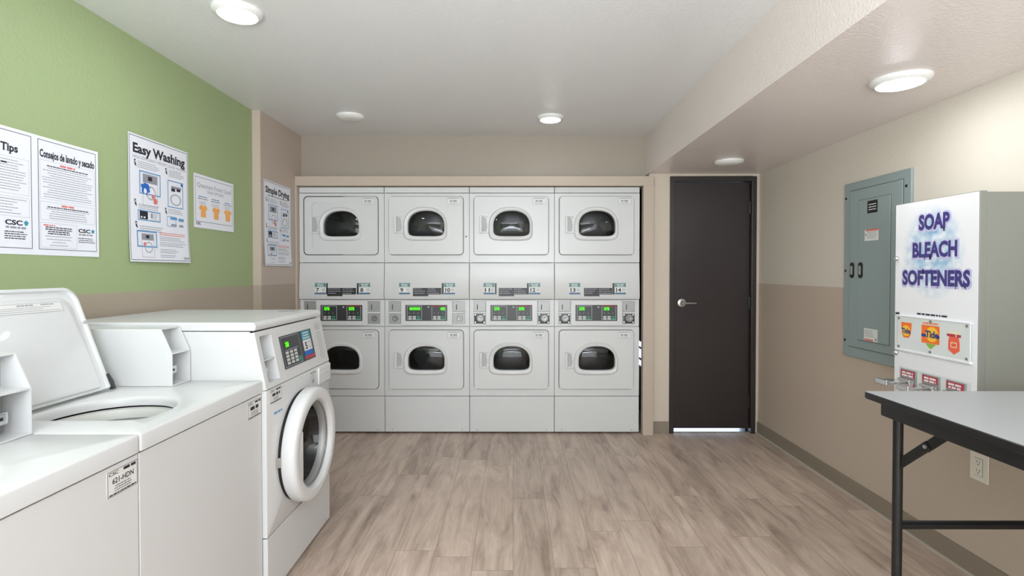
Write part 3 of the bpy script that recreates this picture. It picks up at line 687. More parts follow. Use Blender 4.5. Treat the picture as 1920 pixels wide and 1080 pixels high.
# ------------------------------------------------------------------ front load washer
XF = -0.953; FY0, FY1 = 1.990, 2.670
def front_loader():
    xb = -1.760; ox, oy = (XF + xb) / 2, (FY0 + FY1) / 2
    root = thing('front_load_washer', (ox, oy, 0), 'white front load washer with a round glass door and a sloped keypad panel', 'washing machine')
    f = F((XF - ox, FY0 - oy, 0), *LEFT); w = FY1 - FY0
    dc, dz = 0.330, 0.535                     # door centre along the face and height
    # cabinet shell: sides, rear and deck, front made of the panels below
    b = MB(); prof = [(xb, 0.02), (XF - 0.021, 0.02), (XF - 0.021, 0.848), (XF - 0.066, 1.072), (xb, 1.072)]
    for y in (0.001, w - 0.013): b.loft([[Vector((x - ox, FY0 - oy + yy, z)) for x, z in prof] for yy in (y, y + 0.012)], True, True)
    b.xyz(xb - ox, xb - ox + 0.012, FY0 - oy + 0.013, FY1 - oy - 0.013, 0.02, 1.072); b.box(f, 0.013, w - 0.013, 0.02, 0.04, -0.78, -0.02)
    b.obj('cabinet', 'enamel', root, bevel=0.002)
    tm = MB(); tp = [(xb - ox, 1.074), (XF - 0.044 - ox, 1.074), (XF - 0.040 - ox, 1.092), (XF - 0.050 - ox, 1.108), (xb - ox, 1.108)]
    tm.loft([[Vector((x, FY0 - oy + y, z)) for x, z in tp] for y in (0.0, w)], True, True)
    tpo = tm.obj('top_panel', 'enamel', root, bevel=0.006, seg=3)
    MB().lathe(F((-1.115 - ox, 2.56 - oy, 1.1082), (0, 1, 0), (-1, 0, 0)), 0, 0, [(0.050, 0.0), (0.046, 0.0012), (0.001, 0.0014)], 24, ea=1.0).obj('access_plug', 'light_grey', tpo)
    # main front panel with a round hole
    cen = (dc, dz); circ = lambda r, n=72: [(dc + r * math.cos(2 * math.pi * k / n), dz + r * math.sin(2 * math.pi * k / n)) for k in range(n)]
    oo, hh = match([(0.001, 0.269), (w - 0.001, 0.269), (w - 0.001, 0.842), (0.001, 0.842)], circ(0.20), cen)
    L = lambda P, c: [f(a, q, c) for a, q in P]
    MB().loft([L(hh, -0.05), L(oo, -0.02), L(oo, -0.001), L([(min(max(x, .003), w - .003), min(max(y, .271), .84)) for x, y in oo], 0.0), L(hh, 0.0), L(hh, -0.05)]).obj('front_panel', 'enamel', root)
    MB().box(f, 0.001, w - 0.001, 0.028, 0.263, -0.02, 0.0).obj('base_panel', 'enamel', root, bevel=0.003)
    MB().box(f, 0.01, w - 0.01, 0.255, 0.275, -0.03, -0.012).obj('panel_gap', 'seam', root)
    # sloped control panel with the coin recess at its near end
    sl = F(f(0, 0.846, 0.0), (0, 1, 0), (-0.046, 0, 0.224)); SH = math.hypot(0.046, 0.224)
    rx0, rx1, rz0, rz1 = 0.030, 0.128, 0.022, 0.208
    oo, hh = match([(0.001, 0), (w - 0.001, 0), (w - 0.001, SH), (0.001, SH)], rrect(rx0, rx1, rz0, rz1, 0.006, 3), ((rx0 + rx1) / 2, (rz0 + rz1) / 2))
    Q = lambda P, c: [sl(a, q, c) for a, q in P]
    cp = MB().loft([Q(oo, -0.02), Q(oo, 0.0), Q(hh, 0.0), Q(hh, -0.055)], cap1=True)
    cpo = cp.obj('control_panel', 'enamel', root)
    MB().box(sl, rx0, rx1, 0.108, 0.114, -0.054, -0.003).obj('coin_shelf', 'enamel', cpo, bevel=0.0015)
    MB().box(sl, rx0 + 0.008, rx1 - 0.008, 0.120, 0.202, -0.0545, -0.050).obj('coin_plate', 'light_grey', cpo)
    MB().box(sl, rx0 + 0.010, rx0 + 0.090, 0.030, 0.100, -0.0545, -0.050).obj('lock_plate', 'light_grey', cpo)
    ck = MB().lathe(sl, rx0 + 0.045, 0.072, [(0.020, -0.05), (0.020, -0.036), (0.014, -0.032), (0.010, -0.022), (0.001, -0.021)], 20); ck.obj('coin_lock', 'chrome', cpo)
    kp = MB().box(sl, 0.186, 0.520, 0.045, 0.186, 0.0, 0.003).obj('keypad', 'panel', cpo, bevel=0.001)
    MB().outline(sl, 0.192, 0.372, 0.050, 0.181, 0.003, 0.0036).obj('keypad_border', 'grey_ink', kp)
    lw_ = MB().rect(sl, 0.222, 0.262, 0.132, 0.160, 0.0036).obj('lit_window', 'lcd_bg', kp)
    MB().text(sl, '200', 0.226, 0.258, 0.136, 0.156, 0.0042, 0.02).obj('digits', 'lcd', lw_)
    k = MB()
    for c in range(3):
        for r in range(4): k.rect(sl, 0.214 + c * 0.042, 0.244 + c * 0.042, 0.060 + r * 0.015, 0.071 + r * 0.015, 0.0036)
    k.obj('number_keys', 'key', kp)
    MB().lathe(sl, 0.350, 0.068, [(0.014, 0.003), (0.014, 0.0042), (0.001, 0.0044)], 16).obj('start_key', 'green_key', kp)
    k = MB().words(sl, 0.215, 0.350, 0.124, 1, 0.01, 0.004, 2, False, 0.0036); k.obj('indicator_marks', 'grey_ink', kp)
    st = MB().rect(sl, 0.405, 0.500, 0.075, 0.182, 0.0036).obj('number_sticker', 'sticker', kp)
    MB().rect(sl, 0.400, 0.500, 0.140, 0.182, 0.0041).obj('sticker_header', 'teal_ink', st); MB().rect(sl, 0.400, 0.500, 0.068, 0.090, 0.0041).obj('sticker_footer', 'deep_blue', st)
    MB().words(sl, 0.412, 0.488, 0.176, 3, 0.012, 0.006, 3, True, 0.0046).obj('header_print', 'sticker', st)
    MB().text(sl, '5', 0.422, 0.447, 0.098, 0.130, 0.0042, 0.03).obj('number', 'ink', st); MB().outline(sl, 0.464, 0.490, 0.100, 0.130, 0.003, 0.0042).obj('load_symbol', 'grey_ink', st)
    MB().rect(sl, 0.400, 0.512, 0.051, 0.066, 0.0036).obj('red_label', 'red_label', kp)
    it = MB().rect(sl, 0.568, 0.655, 0.018, 0.206, 0.0006).obj('instruction_label', 'sticker', cpo)
    p = MB().outline(sl, 0.568, 0.655, 0.018, 0.206, 0.001, 0.001)
    p.words(sl, 0.574, 0.649, 0.200, 4, 0.0085, 0.004, 4, True, 0.001); p.words(sl, 0.574, 0.649, 0.160, 17, 0.0083, 0.003, 5, True, 0.001); p.obj('instruction_print', 'grey_ink', it)
    # stickers and detergent drawer
    code_sticker(f, 0.028, 0.128, 0.783, 0.838, root)
    MB().words(f, 0.062, 0.135, 0.742, 1, 0.01, 0.009, 3, False, 0.0006, (1, 1)).obj('blue_lettering', 'blue_ink', root)
    s2 = MB().rect(f, 0.430, 0.500, 0.768, 0.832, 0.0008).obj('care_sticker', 'sticker', root)
    p = MB().words(f, 0.435, 0.495, 0.828, 1, 0.01, 0.008, 3, False, 0.0012, (1, 1)); p.words(f, 0.437, 0.490, 0.812, 4, 0.010, 0.003, 4, True, 0.0012); p.text(f, '?', 0.455, 0.475, 0.774, 0.792, 0.0012, 0.04); p.obj('care_print', 'grey_ink', s2)
    dw = MB().box(f, 0.518, w - 0.006, 0.752, 0.836, 0.0, 0.010).obj('detergent_drawer', 'plastic', root, bevel=0.004)
    MB().box(f, 0.545, 0.650, 0.803, 0.808, 0.010, 0.014).obj('drawer_lip', 'plastic', dw, bevel=0.0015)
    # door: thick round surround, glass bowl, black gasket, chord-shaped grip
    MB().lathe(f, dc, dz, [(0.239, 0.000), (0.239, 0.008), (0.230, 0.0125), (0.200, 0.0125)], 72, cap1=False).obj('door_gasket', 'rubber', root)
    dr = MB().lathe(f, dc, dz, [(0.185, 0.012), (0.240, 0.012), (0.246, 0.018), (0.246, 0.056), (0.243, 0.065), (0.235, 0.071), (0.222, 0.073), (0.200, 0.073), (0.193, 0.070), (0.188, 0.062), (0.186, 0.030)], 80, cap1=False)
    do = dr.obj('door', 'plastic', root, smooth=60)
    rim = MB().lathe(f, dc, dz, [(0.1865, 0.050), (0.177, 0.042), (0.171, 0.026), (0.169, 0.012)], 80, cap1=False); rim.obj('door_rim', 'steel', do, smooth=60)
    gl = MB().lathe(f, dc, dz, [(0.180, 0.046), (0.172, 0.022), (0.158, -0.02), (0.13, -0.06), (0.10, -0.085), (0.05, -0.095), (0.004, -0.097)], 64); gl.obj('door_glass', 'win_fl', do, smooth=60)
    t0 = 0.62; P = [(dc - 0.188 * math.cos(t), dz - 0.012 + 0.188 * math.sin(t)) for t in [(-t0 + 2 * t0 * k / 14) for k in range(15)]]
    MB().prism(f, P, 0.050, 0.070).obj('door_grip', 'plastic', do, bevel=0.003)
    ear = []
    for k in range(17):
        t = R(-48 + 96 * k / 16); r = 0.246 + 0.022 * math.cos(R(-90 + 180 * k / 16)) ** 0.6; ear.append((dc + r * math.cos(t), dz + 0.02 + r * math.sin(t)))
    for k in range(17):
        t = R(48 - 96 * k / 16); ear.append((dc + 0.222 * math.cos(t), dz + 0.02 + 0.222 * math.sin(t)))
    MB().prism(f, ear, 0.026, 0.052).obj('door_handle', 'plastic', do, bevel=0.006, seg=3)
    MB().box(f, dc - 0.256, dc - 0.236, dz - 0.02, dz + 0.02, 0.0, 0.018).obj('door_hinge', 'nickel', do, bevel=0.002)
    lb = MB()
    for k in range(10):
        t = R(104 + 5.0 * k); c, s = math.cos(t), math.sin(t)
        lb.add([f(dc + c * r + s * q, dz + s * r - c * q, h) for q in (-0.006, 0.006) for r, h in ((0.2405, 0.0570), (0.229, 0.0655))], [(0, 1, 3, 2)])
    lb.obj('door_print', 'sticker', do)
    # drum
    d = MB().lathe(f, dc, dz, [(0.205, -0.05), (0.215, -0.06), (0.215, -0.40), (0.06, -0.42), (0.001, -0.42)], 48)
    for k in range(3):
        t = R(75 + 120 * k); c, s = math.cos(t), math.sin(t)
        d.prism(f, [(dc + c * r - s * q, dz + s * r + c * q) for r, q in ((0.214, -0.035), (0.160, -0.012), (0.160, 0.012), (0.214, 0.035))], -0.39, -0.08)
    d.obj('drum', 'drum_dark', root)
    for a in (0.06, w - 0.06):
        for c in (-0.06, -0.74):
            P = f(a, 0, c); MB().lathe(F((P.x, P.y, 0), *UPF), 0, 0, [(0.022, 0), (0.022, 0.012), (0.010, 0.014), (0.010, 0.022)], 14, True).obj('foot', 'rubber', root)
    return root
front_loader()

# ------------------------------------------------------------------ posters
def csc_logo(ink, gem, small, fr, a, b, w):
    ink.text(fr, 'CSC', a, a + w * 0.74, b, b + w * 0.20, 0.0009, 0.035)
    x, y = a + w * 0.90, b + w * 0.11; r = w * 0.11
    gem.poly(fr, [(x, y + r), (x + r, y + r * .2), (x + r * .4, y - r), (x - r * .4, y - r), (x - r, y + r * .2)], 0.0009)
    small.words(fr, a + w * 0.03, a + w * 0.95, b - w * 0.07, 1, 0.01, w * 0.08, 7, False, 0.0008, (0.9, 1))
def poster(name, loc, label, W_, Hh, bend):
    t = thing(name, loc, label, 'poster', 'laundry instruction posters')
    f = F((0.0015, 0, 0), *LEFT)
    sh = MB(); n = 14
    for c in (0.0, 0.0003): sh.rect(f, 0, W_, 0, Hh, c, n=24)
    sh.bend(f, bend); so = sh.obj('sheet', 'sheet', t)
    def part(mb, nm, m): return mb.bend(f, bend).obj(nm, m, so)
    return t, f, part
zero = lambda a, b: 0.0
class Each:
    """every call makes one printed piece, its own part"""
    def __init__(s, part, name, m): s.part = part; s.name = name; s.m = m
    def __getattr__(s, k):
        def go(*a, **kw):
            mb = MB(); getattr(mb, k)(*a, **kw); s.part(mb, s.name, s.m)
        return go
def tips():
    Y0, Y1, Z0 = 1.635, 2.219, 1.367; W_ = Y1 - Y0; Hh = 0.449
    t, f, part = poster('poster', (XG, Y0, Z0), 'wide white two panel text poster on the green wall, with washing tips in two languages', W_, Hh, lambda a, b: 0.004 * max(0, (a - 0.45) / 0.13) ** 2)
    bl, bd, gr, rd, gm, th = (Each(part, n, m) for n, m in (('paragraph', 'ink'), ('headline', 'ink'), ('paragraph', 'grey_ink'), ('red_heading', 'red_ink'), ('logo_gem', 'teal_ink'), ('logo_line', 'grey_ink')))
    bo = Each(part, 'border', 'ink'); fo = Each(part, 'text_frame', 'grey_ink'); lg = Each(part, 'logo_lettering', 'ink')
    s = 0.293; P0, P1 = s + 0.014, W_ - 0.012                        # right panel
    L0, L1 = 0.012, s - 0.012
    for a0, a1 in ((L0, L1), (P0, P1)): bo.outline(f, a0, a1, 0.022, Hh - 0.012, 0.002, 0.0008, n=24)
    bd.text(f, 'Washing Tips', L0 + 0.012, L1 - 0.052, 0.365, 0.393, 0.0009, 0.03, True)
    bd.text(f, 'Consejos de lavado y secado', P0 + 0.008, P1 - 0.008, 0.373, 0.402, 0.0009, 0.03, True)
    for q0, q1 in ((0.215, 0.362), (0.135, 0.205), (0.03, 0.125)): fo.outline(f, P0 + 0.008, P1 - (0.008 if q0 > 0.1 else 0.095), q0, q1, 0.0007, 0.0007, n=24)
    for q0, q1 in ((0.215, 0.345), (0.135, 0.205)): fo.outline(f, L0 + 0.008, L1 - 0.010, q0, q1, 0.0007, 0.0007, n=24)
    rd.words(f, P0 + 0.095, P0 + 0.165, 0.356, 1, .01, 0.007, 1, True, fill=(1, 1)); rd.words(f, P0 + 0.10, P0 + 0.16, 0.199, 1, .01, 0.007, 1, True, fill=(1, 1)); rd.words(f, P0 + 0.02, P0 + 0.07, 0.118, 1, .01, 0.005, 2, fill=(1, 1))
    bl.words(f, P0 + 0.03, P1 - 0.03, 0.345, 1, 0.01, 0.004, 3, True, fill=(.9, 1)); bl.words(f, P0 + 0.03, P1 - 0.03, 0.188, 1, 0.01, 0.004, 3, True, fill=(.9, 1)); bl.words(f, P0 + 0.02, P0 + 0.155, 0.110, 4, 0.008, 0.004, 33, True)
    gr.words(f, P0 + 0.015, P1 - 0.015, 0.336, 13, 0.0092, 0.0026, 4, True); gr.words(f, P0 + 0.015, P1 - 0.015, 0.180, 5, 0.0088, 0.0026, 5, True, fill=(.6, 1)); gr.words(f, P0 + 0.02, P0 + 0.155, 0.075, 4, 0.0115, 0.0026, 6, True, fill=(.4, 1))
    gr.words(f, L0 + 0.015, L1 - 0.020, 0.335, 12, 0.0095, 0.0026, 14, True); gr.words(f, L0 + 0.015, L1 - 0.020, 0.197, 6, 0.0100, 0.0026, 15, True, fill=(.5, 1)); bl.words(f, L1 - 0.115, L1 - 0.09, 0.325, 1, .01, 0.005, 2)
    csc_logo(lg, gm, th, f, L1 - 0.103, 0.105, 0.088); bl.words(f, L1 - 0.105, L1 - 0.010, 0.082, 4, 0.008, 0.0035, 8)
    csc_logo(lg, gm, th, f, P1 - 0.088, 0.098, 0.078); bl.words(f, P1 - 0.088, P1 - 0.006, 0.076, 3, 0.008, 0.003, 9)
tips()
def washer_pic(f, o, a, b, w, h, blue=None, red=None, frame=None):
    """the little line drawing of a front load machine"""
    o['ln'].outline(f, a, a + w, b, b + h, 0.0022, 0.0009); o['gy'].rect(f, a + 0.003, a + w - 0.003, b + h * 0.72, b + h - 0.003, 0.0009); o['bk'].rect(f, a + w * 0.35, a + w * 0.62, b + h * 0.80, b + h * 0.93, 0.0011)
    n = 28; cx, cy = a + w * 0.55, b + h * 0.42; r = min(w, h) * 0.32
    ring = [(cx + r * math.cos(2 * math.pi * k / n), cy + r * math.sin(2 * math.pi * k / n)) for k in range(n)]
    o['ln'].loft([[f(x, y, 0.0010) for x, y in ring], [f(cx + (x - cx) * .8, cy + (y - cy) * .8, 0.0010) for x, y in ring]])
def blob(mb, f, cx, cy, r, seed, c=0.0013):
    rg = random.Random(seed); n = 16
    mb.poly(f, [(cx + r * rg.uniform(.7, 1.2) * math.cos(2 * math.pi * k / n), cy + r * rg.uniform(.7, 1.2) * math.sin(2 * math.pi * k / n)) for k in range(n)], c)
def pointer(o, f, a, b):
    o['pt'].poly(f, [(a, b + 0.032), (a + 0.010, b + 0.034), (a + 0.013, b + 0.012), (a + 0.017, b), (a + 0.006, b + 0.006), (a + 0.002, b + 0.014)], 0.0009)
    o['wt'].poly(f, [(a + 0.004, b + 0.027), (a + 0.008, b + 0.028), (a + 0.009, b + 0.018), (a + 0.005, b + 0.017)], 0.0011)
def pic_poster(loc, label, W_, Hh, title, sub, dry, bend):
    t, f, part = poster('poster', loc, label, W_, Hh, bend)
    names = dict(bk=('black_print', 'ink'), wt=('white_print', 'sheet'), ln=('line_drawing', 'light_grey'), gy=('fine_print', 'grey_ink'), bl=('blue_frame', 'blue_ink'),
                 db=('blue_laundry', 'deep_blue'), rd=('red_text', 'red_ink'), pk=('pink_laundry', 'pink_ink'), tt=('headline', 'ink'), st=('subtitle', 'grey_ink'), gm=('logo_gem', 'teal_ink'), bd=('border', 'ink'), pt=('pointer_hand', 'ink'), lg=('logo_lettering', 'ink'))
    o = {k: Each(part, *v) for k, v in names.items()}
    sx = W_ / 0.44; sy = Hh / 0.6
    class G(F): pass
    g = F(f.o, f.r, f.u); g_call = lambda a, b, c=0.0: f.o + f.r * a * sx + f.u * b * sy + f.n * c
    class Sc:
        o = f.o; r = f.r; u = f.u; n = f.n
        def __call__(s, a, b, c=0.0): return g_call(a, b, c)
    q = Sc()
    o['bd'].outline(q, 0.006, 0.434, 0.008, 0.592, 0.0025, 0.0008, n=24)
    o['tt'].text(q, title, 0.030, 0.412, 0.515, 0.560, 0.0009, 0.035, True)
    if sub: o['st'].text(q, sub, 0.030, 0.420, 0.488, 0.502, 0.0009, 0.0)
    else: o['gy'].words(q, 0.06, 0.38, 0.50, 1, .01, 0.008, 2, True, fill=(1, 1))
    # upper pair of drawings
    pointer(o, q, 0.036, 0.448); o['gy'].words(q, 0.060, 0.220, 0.478, 4, 0.009, 0.003, 3)
    pointer(o, q, 0.255, 0.448); o['gy'].words(q, 0.282, 0.410, 0.478, 5, 0.008, 0.003, 4)
    fr1 = [(0.075, 0.430), (0.215, 0.430), (0.195, 0.285), (0.075, 0.330)]
    for A, B, Cc, D in ((0.070, 0.218, 0.325, 0.436),): o['bl'].outline(q, A, B, Cc, D, 0.006, 0.0009, n=24)
    washer_pic(q, o, 0.092, 0.270, 0.105, 0.155)
    (dry or (blob(o['db'], q, 0.108, 0.352, 0.030, 5), o['db'].rect(q, 0.080, 0.120, 0.358, 0.372, 0.0012), blob(o['wt'], q, 0.108, 0.342, 0.013, 8, 0.0015))); blob(o['pk'], q, 0.180, 0.300, 0.016, 9); blob(o['pk'], q, 0.162, 0.322, 0.011, 19)
    o['bl'].outline(q, 0.272, 0.396, 0.285, 0.425, 0.005, 0.0009, n=24)
    o['gy'].rect(q, 0.300, 0.380, 0.385, 0.398, 0.0011); o['bk'].rect(q, 0.300, 0.330, 0.370, 0.386, 0.0012); o['bk'].rect(q, 0.342, 0.372, 0.374, 0.388, 0.0012); n = 28
    ring = [(0.335 + .044 * math.cos(2 * math.pi * k / n), 0.328 + .030 * math.sin(2 * math.pi * k / n)) for k in range(n)]
    o['ln'].loft([[q(x, y, 0.0010) for x, y in ring], [q(.335 + (x - .335) * .78, .328 + (y - .328) * .78, 0.0010) for x, y in ring]]); blob(o['db'], q, 0.385, 0.412, 0.009, 3)
    # middle pair
    pointer(o, q, 0.036, 0.262); o['gy'].words(q, 0.064, 0.215, 0.275, 3, 0.009, 0.003, 6)
    o['bl'].outline(q, 0.058, 0.215, 0.198, 0.248, 0.005, 0.0009, n=24); o['bk'].rect(q, 0.070, 0.125, 0.205, 0.243, 0.0011); o['bk'].rect(q, 0.150, 0.156, 0.214, 0.238, 0.0011)
    o['ln'].outline(q, 0.142, 0.205, 0.204, 0.243, 0.0018, 0.0011); o['gy'].words(q, 0.162, 0.200, 0.236, 4, 0.007, 0.003, 7); o['wt'].rect(q, 0.076, 0.088, 0.210, 0.218, 0.0013); o['wt'].rect(q, 0.096, 0.108, 0.210, 0.218, 0.0013)
    pointer(o, q, 0.250, 0.245); o['gy'].words(q, 0.275, 0.405, 0.275, 3, 0.009, 0.003, 8)
    o['bl'].outline(q, 0.265, 0.335, 0.185, 0.238, 0.003, 0.0009); o['bl'].rect(q, 0.290, 0.345, 0.222, 0.236, 0.0009); o['bl'].rect(q, 0.356, 0.400, 0.218, 0.234, 0.0009); o['gy'].rect(q, 0.296, 0.340, 0.190, 0.200, 0.0011); o['gy'].rect(q, 0.360, 0.395, 0.188, 0.200, 0.0011)
    # lower drawing and notes
    pointer(o, q, 0.040, 0.158); o['gy'].words(q, 0.068, 0.265, 0.172, 3, 0.010, 0.0035, 9)
    o['bl'].outline(q, 0.048, 0.185, 0.070, 0.150, 0.007, 0.0009, n=24); washer_pic(q, o, 0.078, 0.022, 0.085, 0.115)
    blob(o['pk'], q, 0.098, 0.085, 0.010, 12)
    o['rd'].words(q, 0.205, 0.415, 0.150, 2, 0.009, 0.004, 13, fill=(.95, 1)); o['gy'].words(q, 0.205, 0.415, 0.128, 3, 0.008, 0.003, 14); o['gy'].words(q, 0.205, 0.410, 0.100, 3, 0.008, 0.003, 15); o['gy'].words(q, 0.205, 0.350, 0.066, 3, 0.008, 0.003, 16); o['gy'].words(q, 0.205, 0.340, 0.036, 2, 0.008, 0.003, 17)
    o['lg'].text(q, 'CSC', 0.385, 0.418, 0.018, 0.028, 0.0009, 0.03); o['gm'].rect(q, 0.420, 0.428, 0.019, 0.028, 0.0009)
pic_poster((XG, 2.396, 1.352), 'tall white washing poster with blue drawings, between the wide and the small poster', 0.440, 0.602, 'Easy Washing', 'HIGH EFFICIENCY FRONT LOAD WASHER', False, lambda a, b: 0.012 * max(0, (0.25 - b) / 0.25) ** 2 * (0.5 + a) + 0.002)
pic_poster((XB, 3.578, 1.347), 'tall white drying instruction poster on the beige wall left of the dryers', 0.440, 0.600, 'Simple Drying', None, True, lambda a, b: 0.010 * max(0, (0.3 - b) / 0.3) ** 2)
def quant():
    W_, Hh = 0.400, 0.304
    t, f, part = poster('poster', (XG, 2.889, 1.554), 'small landscape poster with three orange shirts, rightmost on the green wall', W_, Hh, lambda a, b: 0.006 * (a / 0.4) ** 2)
    part(MB().outline(f, 0.014, W_ - 0.014, 0.036, Hh - 0.016, 0.002, 0.0008, n=24), 'border', 'ink'); part(MB().text(f, 'CSC', 0.018, 0.065, 0.018, 0.033, 0.0009, 0.03), 'logo_lettering', 'ink')
    g = MB().text(f, 'Quantum Front Load', 0.030, W_ - 0.030, 0.232, 0.258, 0.0009, 0.01, True); part(g, 'headline', 'light_grey')
    part(MB().text(f, 'WASH OPTIONS', 0.125, 0.290, 0.205, 0.222, 0.0009, 0.0), 'subtitle', 'grey_ink'); g = Each(part, 'paragraph', 'grey_ink'); g.words(f, 0.04, 0.13, 0.170, 1, .01, .006, 2, True, fill=(1, 1)); g.words(f, 0.165, 0.255, 0.168, 1, .01, .006, 3, True, fill=(1, 1)); g.words(f, 0.29, 0.375, 0.164, 1, .01, .006, 4, True, fill=(1, 1))
    g.words(f, 0.045, 0.12, 0.150, 2, .01, .003, 5, True); g.words(f, 0.17, 0.25, 0.150, 2, .01, .003, 6, True); g.words(f, 0.295, 0.37, 0.150, 2, .01, .003, 7, True)
    b = Each(part, 'blue_heading', 'blue_ink'); b.words(f, 0.04, 0.13, 0.182, 1, .01, .006, 12, True, fill=(.8, 1)); b.words(f, 0.165, 0.255, 0.180, 1, .01, .006, 13, True, fill=(.8, 1)); b.words(f, 0.29, 0.375, 0.176, 1, .01, .006, 14, True, fill=(.6, 1))
    for k, x in enumerate((0.088, 0.215, 0.336)):
        z = 0.062 + 0.0 * k; P = [(-0.024, 0), (0.024, 0), (0.024, 0.045), (0.034, 0.040), (0.038, 0.058), (0.022, 0.070), (0.010, 0.070), (0, 0.062), (-0.010, 0.070), (-0.022, 0.070), (-0.038, 0.058), (-0.034, 0.040), (-0.024, 0.045)]
        part(MB().poly(f, [(x + p, z + q) for p, q in P], 0.0009), 'shirt_picture', 'orange_ink')
quant()

# ------------------------------------------------------------------ electrical panel on the right wall
def elec():
    Yl, Yr, z0, z1 = 3.072, 2.560, 0.812, 1.817
    t = thing('electrical_panel', (XR, (Yl + Yr) / 2, z0), 'blue grey metal electrical panel recessed in the right wall behind the soap dispenser', 'electrical panel')
    w, h = Yl - Yr, z1 - z0; f = F((0, w / 2, 0), *RIGHT)
    tr = MB().box(f, 0, w, 0, h, 0.001, 0.014).obj('trim_plate', 'panel_grey', t, bevel=0.003)
    cv = MB().box(f, 0.055, w - 0.050, 0.060, h - 0.048, 0.014, 0.019).obj('cover', 'panel_grey', t, bevel=0.002)
    MB().outline(f, 0.052, w - 0.047, 0.057, h - 0.045, 0.003, 0.0144).obj('cover_gap', 'seam', t, smooth=0)
    dr = MB().box(f, 0.138, w - 0.128, 0.108, h - 0.112, 0.019, 0.023).obj('panel_door', 'panel_grey', t, bevel=0.002)
    MB().outline(f, 0.136, w - 0.126, 0.106, h - 0.110, 0.002, 0.0194).obj('door_gap', 'seam', t, smooth=0)
    for a, par, c in ((0.083, cv, 0.019), (0.161, dr, 0.023)):
        l = MB().prism(f, rrect(a - 0.018, a + 0.018, 0.455, 0.545, 0.017, 6), c, c + 0.003).obj('latch', 'black', par)
        MB().box(f, a - 0.008, a + 0.008, 0.475, 0.525, c + 0.003, c + 0.009).obj('latch_tab', 'steel', l, bevel=0.002)
    b = MB().rect(f, 0.212, 0.292, 0.812, 0.880, 0.0236).obj('black_label', 'black', dr)
    MB().words(f, 0.220, 0.284, 0.862, 3, 0.014, 0.005, 5, True, 0.0242).obj('label_print', 'sticker', b)
    b = MB().rect(f, 0.192, 0.302, 0.662, 0.722, 0.0236).obj('white_label', 'sticker', dr)
    MB().rect(f, 0.205, 0.302, 0.714, 0.724, 0.0240).obj('label_band', 'red_ink', b)
    p = MB().words(f, 0.215, 0.296, 0.708, 4, 0.010, 0.003, 6, c=0.0242); p.rect(f, 0.198, 0.208, 0.690, 0.702, 0.0242); p.obj('label_print', 'grey_ink', b)
    b = MB().rect(f, 0.194, 0.302, 0.112, 0.180, 0.0236).obj('white_label', 'sticker', dr)
    MB().rect(f, 0.200, 0.268, 0.113, 0.122, 0.0240).obj('label_band', 'red_ink', b)
    p = MB().words(f, 0.200, 0.278, 0.170, 4, 0.010, 0.003, 7, c=0.0242); p.rect(f, 0.284, 0.296, 0.118, 0.132, 0.0242); p.obj('label_print', 'grey_ink', b)
    for a, q in ((0.016, 0.09), (0.016, 0.497), (0.016, 0.92), (w - 0.030, 0.92), (w - 0.030, 0.09)):
        MB().lathe(f, a, q, [(0.007, 0.014), (0.007, 0.017), (0.001, 0.0185)], 12).obj('screw', 'black', tr)
elec()

